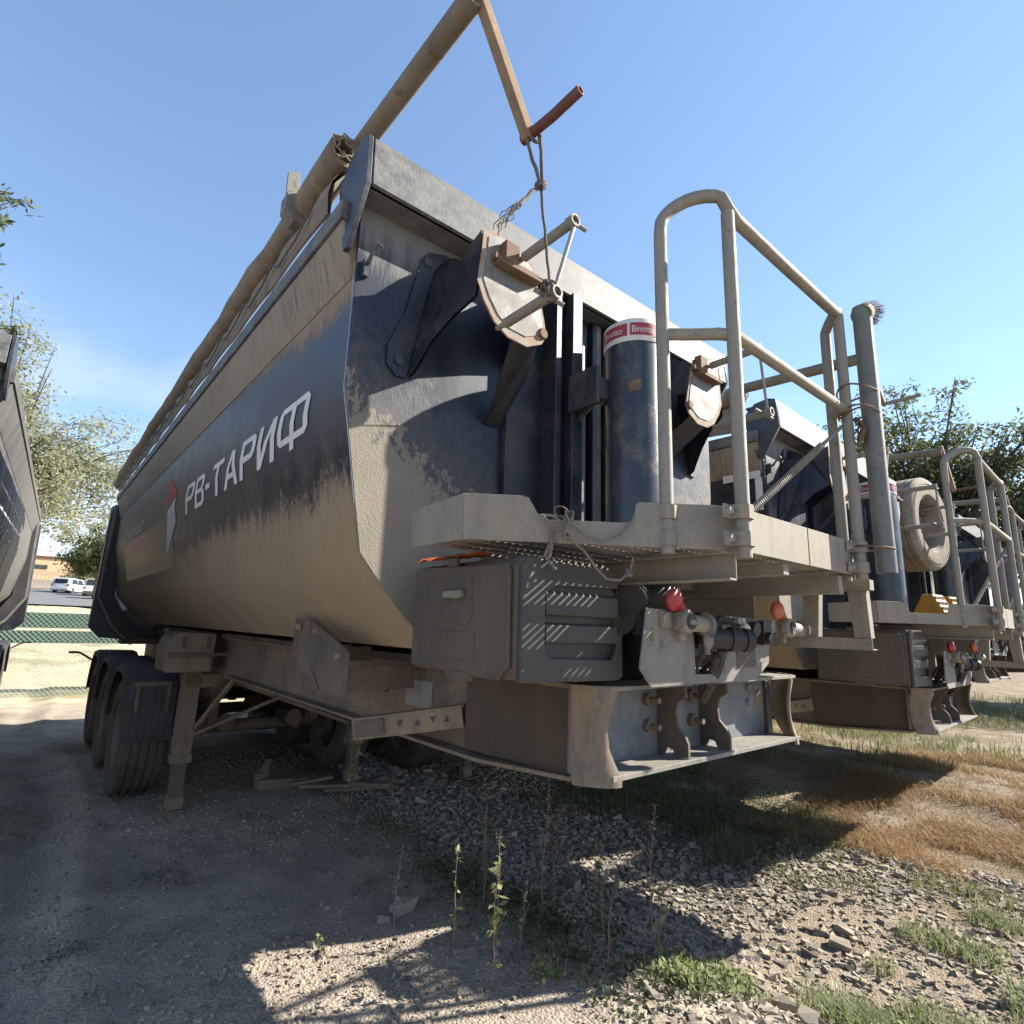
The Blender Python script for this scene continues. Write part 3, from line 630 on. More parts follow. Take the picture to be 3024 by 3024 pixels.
        for bx_, bz_ in ((-1.035, 2.645), (-.935, 3.125)): C = MB(); C.cyl((mx_(bx_), YW-.02, bz_), (mx_(bx_), YW-.004, bz_), .019); C.build('bolt', 'navy', ca)
        for (dx, dz, nm) in ((0., .14, 'a'), (-.085 if s < 0 else .085, -.185, 'b')):
            C = MB(); X0 = xc+dx; Z0 = zc+dz
            C.tube([(X0, yf-.0, Z0), (X0, yf-.055, Z0)], .011, 10); C.tube([(X0, yf-.05, Z0), (X0-.003, .10, Z0)], .0195, 14, hollow=True); C.tube([(X0-.003-.001, .10, Z0), (X0-.003, .065, Z0)], .024, 14, hollow=True)
            rd = C.build('clamp_rod', 'galv_tube', ca)
            C = MB()
            if nm == 'a': C.tube([(X0, .08, Z0), (X0+.055, .07, Z0-.012)], .008, 8)
            else: C.tube([(X0-.055, .13, Z0+.015), (X0+.05, .09, Z0-.02)], .009, 8)
            C.build('rod_handle', 'galv_tube', rd)
        C = MB(); C.tube([(xc, .075, zc+.13), (xc+(-.08 if s < 0 else .08), .09, zc-.16)], .0075, 8); C.build('tie_rod', 'steel_bare', ca)
    # --- platform
    PX = [(-1.075, .413), (-1.075, .13), (-.41, -.346), (.47, -.346), (1.075, .13), (1.075, .413)]
    pf = MB(); z0, z1 = 1.893, 1.8955
    nb = 70
    def ylim(x):
        ax_ = abs(x-.03) if x > 0 else abs(x)
        if -.41 <= x <= .47: return -.340
        if x < 0: return lerp(.13, -.346, (x+1.075)/.665)+.006
        return lerp(-.346, .13, (x-.47)/.605)+.006
    for i in range(nb):
        x = -1.06+i*(2.12/(nb-1)); pf.box(x-.0100, x+.0100, ylim(x), .41, z0, z1)
    for j in range(9):
        yy = -.335+j*.083; xl = -1.07; xr = 1.07
        if yy < .13:
            t = (.13-yy)/.476; xl = lerp(-1.075, -.41, t)+.01; xr = lerp(1.075, .47, t)-.01
        pf.box(xl, xr, yy, yy+.034, z0-.0008, z1+.0008)
    P = pf.build('platform', 'galv', T)
    b = MB(); th = .006
    def board(p, q, prof_):
        p = Vector((*p, 0)); q = Vector((*q, 0)); d = q-p
        nrm = Vector((d.y, -d.x, 0)).normalized()*th
        top = [(t, h) for t, h in prof_]
        k0 = len(b.v); 
        pts = [(0, 1.878)]+[(t, h) for t, h in top]+[(1, 1.878)]
        for off in (Vector((0, 0, 0)), nrm):
            for t, h in pts: w_ = p+d*t+off; b.v.append((w_.x, w_.y, h))
        n_ = len(pts)
        b.f += [tuple(k0+i for i in range(n_))[::-1], tuple(k0+n_+i for i in range(n_))]
        for i in range(n_): j = (i+1) % n_; b.f.append((k0+i, k0+j, k0+n_+j, k0+n_+i))
    H = 2.013; Lo = 1.945
    board(PX[0], PX[1], [(0, H-.012), (1, H+.0)])
    dg = [(0, H), (.20, H), (.225, H-.006), (.245, H-.03), (.25, Lo+.03), (.265, Lo+.008), (.29, Lo), (.585, Lo+.002), (.60, Lo+.012), (.61, Lo+.03), (.615, H-.01), (.63, H-.002), (.90, H), (1, H-.006)]
    board(PX[1], PX[2], dg); board(PX[2], PX[3], [(0, H-.004), (1, H)])
    board(PX[3], PX[4], [(1-t, h) for t, h in dg[::-1]]); board(PX[4], PX[5], [(0, H), (1, H-.012)])
    b.build('toe_board', 'galv', P, .0015)
    b = MB(); b.box(.055, .058, -.3535, -.3525, 1.88, 2.01)
    for (t, zz_) in ((.57, 1.975), (.57, 1.915)):
        pass
    b.build('board_seam', 'black_part', P)
    b = MB(); b.box(-.455, -.415, -.335, .42, 1.79, 1.797); b.box(-.419, -.413, -.335, .42, 1.797, 1.876); b.box(-.455, -.415, -.335, .42, 1.868, 1.875)
    b.box(.36, .40, -.33, .42, 1.80, 1.872); b.box(-.86, .86, .30, .34, 1.83, 1.874); b.box(-.1, -.06, -.33, .3, 1.835, 1.874)
    b.build('support_beam', 'galv', P, .002)
    # handrail
    Hr = MB(); r = .021
    A = (-.585, -.215); B = (-.445, -.378)
    def arch(sx):
        a = (A[0], A[1]) if sx > 0 else (.525, -.300); c2 = (B[0]*sx+(.015 if sx < 0 else 0), B[1])
        pts = [(a[0], a[1], 1.862), (a[0], a[1], 2.93)]
        for i in range(1, 10):
            an = math.pi*i/10*.86
            t = (1-math.cos(an))/(1-math.cos(math.pi*.86))
            pts.append((lerp(a[0], c2[0], t), lerp(a[1], c2[1], t), lerp(2.95, 3.0, t)+(.075 if sx > 0 else .02)*math.sin(an)))
        return a, c2, pts
    a, c2, pts = arch(1); aR, c2R, ptsR = arch(-1)
    Hr.tube(pts+[(c2[0]+.01, c2[1], 3.0), (c2[0]+.05, c2[1], 2.987), (0, -.378, 2.985), (c2R[0]-.05, c2R[1], 2.987), (c2R[0]-.01, c2R[1], 3.0)]+ptsR[::-1], r, 14)
    Hr.tube([(c2[0], c2[1], 1.852), (c2[0], c2[1], 2.985)], r, 14); Hr.tube([(c2R[0], c2R[1], 1.862), (c2R[0], c2R[1], 2.985)], r, 14)
    mid = [(a[0], a[1], 2.565), (lerp(a[0], c2[0], .5), lerp(a[1], c2[1], .35), 2.568), (lerp(a[0], c2[0], .85), lerp(a[1], c2[1], .75), 2.562), (c2[0]+.01, c2[1]-.0, 2.552), (0, -.378, 2.55)]
    midR = [(aR[0], aR[1], 2.565), (lerp(aR[0], c2R[0], .5), lerp(aR[1], c2R[1], .35), 2.568), (lerp(aR[0], c2R[0], .85), lerp(aR[1], c2R[1], .75), 2.562), (c2R[0]-.01, c2R[1], 2.552)]
    Hr.tube(mid+midR[::-1], r*.93, 12)
    hr = Hr.build('handrail', 'galv_tube', T)
    def clamp(px, py, zz_, dirx, diry):
        d = Vector((dirx, diry, 0)).normalized(); nn = Vector((d.y, -d.x, 0)); p = Vector((px, py, zz_))
        bb = MB()
        for s_ in (-1, 1):
            bb.obox(p-nn*.020+d*s_*.022, p-nn*.020+d*s_*.072, .040, .004, nn)
        prof_ = [p-nn*.018+d*-.028, p+nn*.008+d*-.027, p+nn*.0235+d*-.012, p+nn*.0235+d*.012, p+nn*.008+d*.027, p-nn*.018+d*.028]
        k0 = len(bb.v)
        for off in (0, .004):
            for w_ in prof_:
                v_ = w_+(w_-p).normalized()*off
                bb.v += [(v_.x, v_.y, zz_-.021), (v_.x, v_.y, zz_+.021)]
        n_ = len(prof_)
        for i in range(n_-1):
            bb.f.append((k0+2*n_+2*i, k0+2*n_+2*i+2, k0+2*n_+2*i+3, k0+2*n_+2*i+1))
        o_ = bb.build('rail_clamp', 'galv', hr)
        for s_ in (-1, 1):
            q = p+d*s_*.052; MB().tube([q-nn*.018, q-nn*.016, q-nn*.004], [.015, .0135, .0125], 6).build('bolt', 'steel_bare', o_)
    for zz_ in (1.985, 1.905):
        clamp(a[0], a[1]-.0, zz_, .665, -.476); clamp(c2[0], c2[1], zz_, 1, 0); clamp(c2R[0], c2R[1], zz_, 1, 0); clamp(aR[0]-.0, aR[1], zz_, .605, .476)
    # access ladder folded under the platform
    b = MB(); xl = .56
    b.box(xl, xl+.05, -.37, .52, 1.826, 1.832); b.box(xl, xl+.006, -.37, .52, 1.832, 1.872); b.box(xl, xl+.05, -.37, -.366, 1.83, 1.868)
    b.box(xl+.02, xl+.026, -.355, .12, 1.59, 1.635); b.box(xl+.026, xl+.07, -.355, .12, 1.59, 1.595)
    b.prism([(-.345, 1.826), (-.275, 1.826), (-.29, 1.636), (-.35, 1.636)], 'x', xl+.028, xl+.07); b.prism([(-.165, 1.826), (-.10, 1.826), (-.09, 1.636), (-.15, 1.636)], 'x', xl+.028, xl+.07)
    b.prism([(.20, 1.826), (.26, 1.826), (.26, 1.5), (.2, 1.5)], 'x', xl+.028, xl+.06)
    b.box(xl+.02, xl+.026, .12, .50, 1.66, 1.826); b.cyl((xl+.018, -.34, 1.61), (xl+.03, -.34, 1.61), .012, 8); b.cyl((xl-.006, .1, 1.85), (xl+.03, .1, 1.85), .02, 12)
    b.build('access_ladder', 'galv', T, .002)
    # coiled spring stay
    b = MB(); p0 = Vector((.47, -.36, 2.50)); p1 = Vector((-.20, -.20, 1.98)); d = (p1-p0); L_ = d.length; d.normalize(); a_ = d.cross(Vector((0, 1, 0))).normalized(); c_ = a_.cross(d)
    pts = []; turns = 62
    for i in range(turns*8+1):
        t = i/(turns*8); 
        if t < .0: continue
        q = p0+d*L_*(.22+.78*t); an = 2*math.pi*turns*t; pts.append(q+(a_*math.cos(an)+c_*math.sin(an))*.013)
    b.tube(pts, .0028, 4); b.obox(p0, p0+d*L_*.22, .02, .007); b.build('spring_stay', 'galv_tube', T)
    # --- toolbox
    bx0, bx1, by0, by1, bz0, bz1 = -.965, -.555, 0.0, .555, 1.484, 1.842
    b = MB(); b.prism([(bx0+.004, bz0+.01), (bx0, bz0+.03), (bx0, bz1-.035), (bx0+.03, bz1-.004), (bx1-.03, bz1), (bx1, bz1-.02), (bx1, bz0)], 'y', by0+.014, by1)
    tb = b.build('toolbox', 'plastic_box', T, .012, segs=3)
    # louvred front: recessed slats
    b = MB(); fx = [(bx0+.004, bz0+.006), (bx0+.004, bz1-.03), (bx0+.03, bz1-.008), (bx1-.01, bz1-.02), (bx1, bz1-.03), (bx1, bz1-.075), (bx0+.13, bz1-.085), (bx0+.092, bz1-.105), (bx0+.092, bz0+.085), (bx0+.12, bz0+.07), (bx1-.03, bz0+.062), (bx1-.012, bz0+.085), (bx1+.012, bz0+.155), (bx1+.022, bz0+.155), (bx1+.022, bz0+.01), (bx1, bz0)]
    b.prism(fx, 'y', by0-.004, by0+.012); b.build('louvre_frame', 'plastic_louvre', tb, .004)
    for zz_, hh in ((1.706, .030), (1.622, .024)):
        MB().prism([(by0+.012, zz_+hh+.008), (by0-.004, zz_+hh), (by0-.006, zz_-hh), (by0+.002, zz_-hh-.004), (by0+.012, zz_-hh+.02)], 'x', bx0+.094, bx1).build('louvre', 'plastic_louvre', tb, .003)
    MB().box(bx0+.09, bx1-.005, by0+.0122, by0+.0132, bz0+.06, bz1-.08).build('louvre_recess', 'black_part', tb)
    b = MB(); b.prism([(by0+.030, bz0+.045), (by0+.035, bz1-.045), (by0+.05, bz1-.028), (by1-.02, bz1-.016), (by1-.008, bz1-.03), (by1-.012, bz0+.025), (by1-.03, bz0+.018), (by0+.075, bz0+.006), (by0+.06, bz0+.028)], 'x', bx0-.014, bx0-.001)
    dr = b.build('door', 'plastic_box', tb, .006, segs=3)
    b = MB(); b.prism([(.20, 1.655), (.21, 1.785), (.365, 1.788), (.37, 1.67), (.34, 1.648), (.23, 1.64)], 'x', bx0-.0165, bx0-.0145)
    b.build('latch_recess', 'plastic_dark', dr, .001)
    b = MB(); b.prism([(.236, 1.722), (.24, 1.743), (.335, 1.742), (.342, 1.722), (.26, 1.716)], 'x', bx0-.036, bx0-.017); b.build('latch', 'plate_grey', dr, .005)
    b = MB(); b.prism([(.182, 1.532), (.186, 1.618), (.405, 1.620), (.402, 1.542)], 'x', bx0-.0165, bx0-.0145); b.build('door_label', 'plastic_box', dr, .001)
    b = MB(); b.box(bx0-.017, bx0-.002, .295, .345, bz1-.022, bz1+.006); b.build('hinge', 'plastic_box', tb, .003); b = MB(); b.box(bx0-.018, bx0-.002, .20, .33, bz0-.006, bz0+.018); b.build('hinge', 'plastic_box', tb, .003)
    # --- chassis
    for s in (-1, 1):
        wy = .565; b = MB()
        zb = 1.155
        web = [(.12, 1.45), (.12, 1.19), (.6, zb), (4.15, zb), (4.75, .93), (9.0, .93), (9.0, 1.45)]
        b.prism(web, 'x', s*wy, s*(wy+.010))
        b.box(s*.50, s*.64, .10, 9.0, 1.4505, 1.466)
        for (y0_, z0_), (y1_, z1_) in zip(web[1:5], web[2:6]):
            b.obox((s*.57, y0_, z0_-.007), (s*.57, y1_+.002, z1_-.007), .14, .014)
        b.build('chassis_rail', 'chassis', T, .002)
        b = MB(); b.cyl((s*(wy+.004), 1.436, 1.322), (s*(wy+.0115), 1.436, 1.322), .022, 16); b.build('rail_hole', 'black_part', T)
        MB().box(s*(wy+.0125), s*(wy+.014), 1.02, 1.25, 1.27, 1.385).build('data_plate', 'label_paper', T)
        b = MB()
        for i in range(11):
            y0_ = 1.0+i*.62; b.box(s*.49, s*.645, y0_, y0_+.56, 1.467, 1.50)
        b.build('wear_pad', 'chassis_dark', T, .003)
        # body guide bracket
        b = MB()
        gp = [(1.476, 1.640), (1.071, 1.527), (1.042, 1.512), (1.048, 1.352), (1.112, 1.334), (1.196, 1.331), (1.477, 1.444)]
        b.prism(gp, 'x', s*.965, s*.975); b.prism([(1.718, 1.646), (1.52, 1.642), (1.51, 1.46), (1.345, 1.339), (1.40, 1.333), (1.725, 1.474)], 'x', s*.955, s*.963)
        b.box(s*.65, s*.964, 1.485, 1.493, 1.45, 1.52); b.box(s*.65, s*.964, 1.718, 1.726, 1.475, 1.52); b.box(s*.65, s*.964, 1.06, 1.068, 1.36, 1.46); gb = b.build('body_guide', 'chassis_dark', T, .002)
        for y_, z_ in ((1.40, 1.590), (1.135, 1.495), (1.62, 1.605)): MB().tube([(s*.972, y_, z_), (s*.985, y_, z_), (s*.991, y_, z_)], [.018, .016, .009], 8).build('bolt', 'chassis', gb)
    b = MB()
    for y_ in (1.5, 3.0, 4.62, 6.1, 7.4, 8.6): b.box(-.56, .56, y_, y_+.08, 1.20, 1.40)
    b.box(-.56, .56, 8.95, 9.0, .95, 1.4); b.build('crossmember', 'chassis_dark', T)
    MB().box(-.56, .56, .13, 5.2, 1.185, 1.197).build('kingpin_plate', 'chassis_dark', T)
    # neck front
    b = MB(); b.box(-.64, .68, .115, .130, 1.20, 1.452); nf_ = b.build('neck_plate', 'neck_front', T)
    b = MB(); b.box(-.60, .66, -.012, .118, 1.4525, 1.466); b.prism([(-.60, -.02), (.655, -.02), (.60, .118), (-.56, .118)], 'z', 1.196, 1.212); b.build('neck_flange', 'plate_grey', T, .002)
    for s in (-1, 1):
        cx_ = -.618 if s < 0 else .665
        b = MB(); rows = [(1.468, .052, .0), (1.44, .050, .0), (1.38, .034, .018), (1.33, .030, .024), (1.28, .034, .02), (1.235, .048, .006), (1.205, .056, -.01), (1.180, .052, -.012)]
        for z_, hw, iny in rows:
            for j in range(9):
                t = j/8; an = math.pi*.5*t
                px = cx_+s*(-hw+2*hw*t*1.0)
                py = -.012+iny+(.03+.10*t**2.2)*(1 if True else 1)-.03
                b.v.append((px, py, z_))
        n_ = 9
        for i in range(len(rows)-1):
            for j in range(n_-1): b.f.append((i*n_+j, i*n_+j+1, (i+1)*n_+j+1, (i+1)*n_+j))
        k0 = len(b.v); b.v += [(v[0]-s*.004, v[1]+.010, v[2]) for v in b.v[:]]
        for i in range(len(rows)-1):
            for j in range(n_-1): b.f.append((k0+i*n_+j, k0+(i+1)*n_+j, k0+(i+1)*n_+j+1, k0+i*n_+j+1))
        R0 = len(rows)
        for i in range(R0-1):
            for j in (0, n_-1): b.f.append((i*n_+j, (i+1)*n_+j, k0+(i+1)*n_+j, k0+i*n_+j))
        for j in range(n_-1):
            for i in (0, R0-1): b.f.append((i*n_+j, i*n_+j+1, k0+i*n_+j+1, k0+i*n_+j))
        b.build('neck_pillar', 'pillar', T)
        # return web from pillar to rail
        b = MB(); X1 = cx_+s*.055
        b.prism([(.10, 1.452), (.10, 1.185), (.72, 1.165), (.72, 1.452)], 'x', s*.604, s*.610); b.build('neck_side', 'neck_brown', T)
    for xr in (-.19, .085):
        rp_ = [(.112, 1.448), (-.005, 1.448), (-.008, 1.415), (.025, 1.395), (.035, 1.36), (.03, 1.315), (.0, 1.285), (-.012, 1.26), (-.012, 1.215), (.04, 1.214), (.05, 1.235), (.075, 1.24), (.09, 1.214), (.112, 1.214)]
        rb = MB().prism(rp_, 'x', xr-.006, xr+.006).build('neck_rib', 'chassis_dark', nf_)
        for zz_ in (1.40, 1.31):
            b = MB(); b.tube([(xr-.07, .115, zz_), (xr-.07, .095, zz_), (xr-.07, .094, zz_), (xr-.07, .055, zz_)], [.022, .022, .011, .011], 8); b.build('bolt', 'rust_bolt', rb)
    for x_, z_ in ((-.55, 1.43), (-.55, 1.36), (.46, 1.41), (.46, 1.35)): MB().tube([(x_, .115, z_), (x_, .10, z_)], [.014, .012], 8).build('bolt', 'plate_grey', nf_)
    MB().cyl((.56, .1155, 1.36), (.56, .111, 1.36), .034, 20).build('hole_cover', 'chassis', nf_)
    # service plate with couplings
    b = MB(); yp = -.08
    b.prism([(-.508, 1.71), (-.362, 1.706), (-.25, 1.70), (-.244, 1.50), (-.092, 1.497), (-.055, 1.70), (.045, 1.70), (.303, 1.695), (.28, 1.53), (.17, 1.468), (-.49, 1.468), (-.546, 1.525)], 'y', yp, yp+.006)
    sp = b.build('service_plate', 'plate_grey', T, .001)
    MB().box(.03, .17, yp-.0025, yp-.0005, 1.515, 1.58).build('plate_window', 'chassis_dark', sp)
    b = MB(); b.box(.06, .115, yp-.004, yp-.003, 1.535, 1.575)
    def glad(x, z, capm, cz):
        b = MB(); b.cyl((x-.07, yp-.003, z+.005), (x-.07, yp-.016, z+.005), .02, 12); b.tube([(x-.03, yp-.03, z), (x+.11, yp-.05, z-.008)], [.030, .026], 14)
        b.lathe([(.001, -.05), (.03, -.05), (.038, -.042), (.038, -.02), (.03, -.012), (.026, 0)], (x, yp-.01, z), 'y', 20)
        b.tube([(x+.10, yp-.05, z-.006), (x+.112, yp-.052, z-.006)], [.040, .034], 14); b.box(x-.09, x+.08, yp-.010, yp-.001, z-.022, z+.028); b.box(x+.0, x+.03, yp-.02, yp, z-.06, z-.02)
        o_ = b.build('air_coupling', 'galv', sp); 
        b = MB(); b.lathe([(.001, -.052), (.016, -.053), (.024, -.056), (.026, -.050)], (x, yp-.01, z), 'y', 16); b.build('seal', 'rubber', o_)
        b = MB(); b.sphere((x-.035, yp-.02, z+.068), .042, 8, (.95, .55, .9)); b.tube([(x-.02, yp-.02, z+.055), (x+.03, yp-.02, z+.02)], [.022, .014], 10); b.build('cap', capm, o_)
    glad(-.355, 1.672, 'red_cap', 1)
    glad(.372, 1.668, 'orange_cap', 1)
    b = MB()
    def cap(x, z, m_, n_):
        b = MB(); b.sphere((x, yp-.035, z), .034, 8, (.85, .35, 1.0)); b.tube([(x, yp-.02, z+.05), (x, yp-.03, z-.05)], [.012, .010], 8); b.box(x-.022, x+.022, yp-.02, yp, z+.03, z+.05); b.build(n_, m_, sp)
    cap(.045, 1.645, 'white_cap', 'socket_cap'); cap(-.215, 1.615, 'grey_cap', 'socket_cap'); 
    b = MB(); b.cyl((-.215, yp-.004, 1.66), (-.215, yp-.05, 1.66), .035, 14); b.box(-.24, -.19, yp-.03, yp, 1.67, 1.705); b.build('socket', 'black_part', sp)
    b = MB(); b.cyl((.13, yp-.001, 1.66), (.13, yp-.035, 1.655), .028, 14); b.box(.19, .25, yp-.03, yp, 1.60, 1.69); b.cyl((.22, yp-.003, 1.63), (.22, yp-.045, 1.625), .022, 12); b.box(0.0, .29, yp-.012, yp-.001, 1.665, 1.694)
    b.build('socket', 'black_part', sp)
    b = MB(); b.cyl((-.21, yp+.02, 1.62), (-.03, yp-.09, 1.617), .036, 16); b.cyl((-.1, yp-.045, 1.619), (-.075, yp-.062, 1.618), .043, 16); b.cyl((-.055, yp-.075, 1.6175), (-.04, yp-.085, 1.617), .041, 16)
    b.box(-.24, -.12, yp+.01, yp+.09, 1.56, 1.66)
    b.build('hose_connector', 'black_part', sp)
    b = MB(); b.tube([(-.035, yp-.088, 1.617), (-.028, yp-.092, 1.617)], [.026, .02], 14); b.build('connector_plug', 'steel_bare', sp)
    b = MB()
    b.tube([(-.12, yp-.03, 1.58), (-.11, yp-.01, 1.53), (-.10, yp+.03, 1.46), (-.08, yp+.08, 1.40)], .018, 8); b.tube([(-.145, yp-.02, 1.56), (-.13, yp, 1.52), (-.125, yp+.03, 1.46)], .014, 8)
    b.tube([(-.02, yp-.02, 1.68), (-.09, yp-.01, 1.69), (-.13, yp+.0, 1.65), (-.12, yp+.02, 1.6)], .014, 8); b.tube([(-.12, yp, 1.57), (-.19, yp+.01, 1.565), (-.215, yp+.01, 1.52), (-.22, yp+.02, 1.46)], .006, 6)
    b.build('hose', 'rubber', sp)
    for P_ in ([(-.40, yp+.01, 1.66), (-.43, yp+.06, 1.60), (-.38, yp+.12, 1.52), (-.25, yp+.16, 1.47)], [(.40, yp+.01, 1.66), (.36, yp+.08, 1.60), (.30, yp+.13, 1.52), (.18, yp+.18, 1.47)],
               [(.13, yp+.01, 1.65), (.10, yp+.09, 1.66), (.0, yp+.13, 1.60), (-.08, yp+.15, 1.50), (-.05, yp+.18, 1.46)], [(.22, yp+.01, 1.62), (.23, yp+.10, 1.60), (.15, yp+.15, 1.54), (.02, yp+.17, 1.47)]):
        MB().tube([Vector(P_[0])]+[Vector(P_[i_]).lerp(Vector(P_[i_+1]), t_) for i_ in range(len(P_)-1) for t_ in (.35, .7, 1.)], .009, 7).build('hose', 'rubber', sp)
    # outrigger with triangular holes
    b = MB(); p0 = Vector((-.905, 1.09, 1.205)); p1 = Vector((-.615, .73, 1.285)); b.obox(p0, p1, .012, .085)
    b.obox(p0+Vector((.02, .015, -.038)), p1+Vector((.02, .015, -.038)), .045, .008); b.obox(p0+Vector((.02, .015, .040)), p1+Vector((.02, .015, .040)), .045, .008); og = b.build('marker_outrigger', 'chassis', T, .002)
    b = MB(); d = (p1-p0); nn = Vector((-d.y, d.x, 0)).normalized(); nn = nn if nn.dot(Vector((-1, -1, 0))) > 0 else -nn
    for i, t in enumerate((.44, .60, .74, .86)):
        q = p0+d*t+nn*.0075; dd = d.normalized()*.014; uz = Vector((0, 0, .014))*(1 if i % 2 else -1)
        k0 = len(b.v); b.v += [tuple(q+dd-uz), tuple(q-dd-uz), tuple(q+uz)]; b.f.append((k0, k0+1, k0+2))
    b.build('outrigger_hole', 'black_part', og, smooth=False)
    b = MB(); q0 = p0+d*.03+nn*.010; q1 = p0+d*.30+nn*.010; b.obox(q0, q1, .008, .062); b.build('side_reflector', 'chassis_dark', og, .004)
    # --- landing legs
    for s in (-1, 1):
        x = s*.80; y = 4.62
        b = MB(); b.box(x-.07, x+.07, y-.06, y+.06, .42, 1.16); b.box(x-.08, x+.08, y-.07, y+.07, .40, .47); b.box(x-s*.07, s*.57, y-.05, y+.05, 1.02, 1.14); lg = b.build('landing_leg', 'chassis', T, .006)
        b = MB(); b.box(x-.052, x+.052, y-.045, y+.045, .12, .43); b.build('inner_leg', 'chassis_dark', lg, .004)
        b = MB(); b.box(x-.075, x+.075, y-.10, y+.10, .018, .035); b.prism([(y-.06, .035), (y+.06, .035), (y+.03, .15), (y-.03, .15)], 'x', x-.062, x+.062); b.build('foot', 'chassis', lg, .004)
        b = MB(); b.cyl((x, y-.062, 1.08), (x, y-.09, 1.08), .05, 18); b.build('gearbox', 'chassis_dark', lg)
    b = MB(); b.obox((-.74, 4.60, .62), (.50, 4.62, 1.10), .045, .03); b.obox((-.74, 4.60, .64), (-.55, 4.15, 1.14), .04, .03); b.obox((-.5, 4.66, 1.08), (.74, 4.62, .60), .045, .035); b.obox((.74, 4.6, .64), (.55, 4.15, 1.14), .04, .03)
    b.build('leg_brace', 'chassis', T, .003)
    # --- axles, wheels, mudguards
    def wheel_at(s, y):
        c0 = s*1.02; w = .185; rt = .53
        prof_ = [(.30, -w*.80), (.33, -w), (.42, -w*1.04), (.475, -w*1.0), (.507, -w*.93), (.524, -w*.80)]
        for gx_ in (-.55, -.19, .19, .55): prof_ += [(rt, gx_*w*1.0-.010), (rt-.012, gx_*w-.006), (rt-.012, gx_*w+.006), (rt, gx_*w+.010)]
        prof_ += [(.524, w*.80), (.507, w*.93), (.475, w), (.42, w*1.04), (.33, w), (.30, w*.80)]
        b = MB(); b.lathe(prof_, (c0, y, .528), 'x', 56, closed=True); wh = b.build('wheel', 'tyre', T)
        b = MB(); o_ = s
        b.lathe([(.31, -o_*w*.85), (.302, -o_*.1), (.300, o_*.10), (.302, o_*w*.78), (.315, o_*w*.86), (.300, o_*w*.84), (.285, o_*w*.6), (.26, o_*.02), (.17, o_*.01), (.15, o_*.05), (.09, o_*.06), (.085, o_*.13), (.001, o_*.135)], (c0, y, .528), 'x', 40)
        for i in range(10):
            a_ = 2*math.pi*i/10; b.cyl((c0+o_*.012, y+.165*math.cos(a_), .528+.165*math.sin(a_)), (c0+o_*.045, y+.165*math.cos(a_), .528+.165*math.sin(a_)), .014, 6)
        b.build('rim', 'rim', wh)
    for y in (5.50, 6.81, 8.12):
        b = MB(); b.cyl((-.95, y, .528), (.95, y, .528), .065, 16)
        for s in (-1, 1):
            b.box(s*.44, s*.54, y-.45, y+.32, .60, .68); b.box(s*.45, s*.53, y-.52, y-.40, .62, .95); b.cyl((s*.5, y, .45), (s*.5, y, .62), .06, 8)
            b.cyl((s*.34, y-.12, .60), (s*.34, y-.38, .62), .085, 18); b.cyl((s*.76, y, .528), (s*.86, y, .528), .21, 20)
        b.build('axle', 'chassis_dark', T)
        for s in (-1, 1):
            b = MB(); b.lathe([(.001, .66), (.11, .66), (.14, .69), (.11, .735), (.14, .77), (.145, .81), (.12, .86), (.13, .90), (.001, .92)], (s*.47, y+.22, 0), 'z', 22); b.build('air_spring', 'rubber', T)
            wheel_at(s, y)
            # mudguard: rounded arch
            b = MB(); n = 14
            rr = [(.62, 1.0), (.605, .985)]
            k0 = len(b.v)
            for i in range(n+1):
                a_ = lerp(rad(12), rad(168), i/n); ca_, sa_ = math.cos(a_), math.sin(a_)
                for (r_, xo) in ((.60, .80), (.615, .82), (.62, 1.20), (.605, 1.235), (.56, 1.24), (.56, 1.23), (.59, 1.22), (.60, .82)):
                    sq = 1+.10*abs(math.sin(2*a_)); yy_ = y+r_*ca_*sq; zz_ = .50+r_*sa_*sq*1.06; b.v.append((s*xo, yy_, zz_))
            for i in range(n):
                for j in range(8): b.f.append((k0+i*8+j, k0+i*8+(j+1) % 8, k0+(i+1)*8+(j+1) % 8, k0+(i+1)*8+j))
            b.build('mudguard', 'mudplastic', T)
    for s in (-1, 1):
        b = MB(); y = 4.85
        for i in range(7): b.box(s*1.22-s*i*.053, s*1.22-s*(i*.053+.047), y, y+.012, .585, 1.06)
        b.box(s*1.22, s*.85, y+.004, y+.010, .56, 1.07); b.box(s*1.225, s*.845, y-.012, y+.002, .555, .583); fl_ = b.build('mudflap', 'mudplastic', T, .002)
        b = MB()
        for xx_ in (1.17, .93): b.box(s*xx_, s*(xx_-.03), y-.02, y-.002, .80, 1.05)
        b.box(s*1.19, s*.90, y-.025, y-.003, 1.02, 1.06); b.build('flap_bracket', 'chassis_dark', fl_, .003)
        b = MB(); b.tube([(s*1.24, 8.55, 1.02), (s*1.36, 8.6, 1.10), (s*1.42, 8.6, 1.12)], .014, 8); b.box(s*1.40, s*1.50, 8.58, 8.62, 1.10, 1.13); b.build('marker_arm', 'rubber', T)
    # water tank
    b = MB(); xa, xb = -1.06, -.70; ya, yb = 4.35, 4.85
    b.prism([(xa, 1.17), (xa-.01, 1.36), (xa+.03, 1.46), (xa+.08, 1.50), (xb, 1.50), (xb+.01, 1.48), (xb, 1.30), (xb, 1.17)], 'y', ya, yb); wt = b.build('water_tank', 'chassis', T, .02, segs=3)
    b = MB(); b.box(xa+.01, -.56, ya-.03, ya-.004, 1.305, 1.335); b.build('tank_strap', 'chassis_dark', wt, .003)
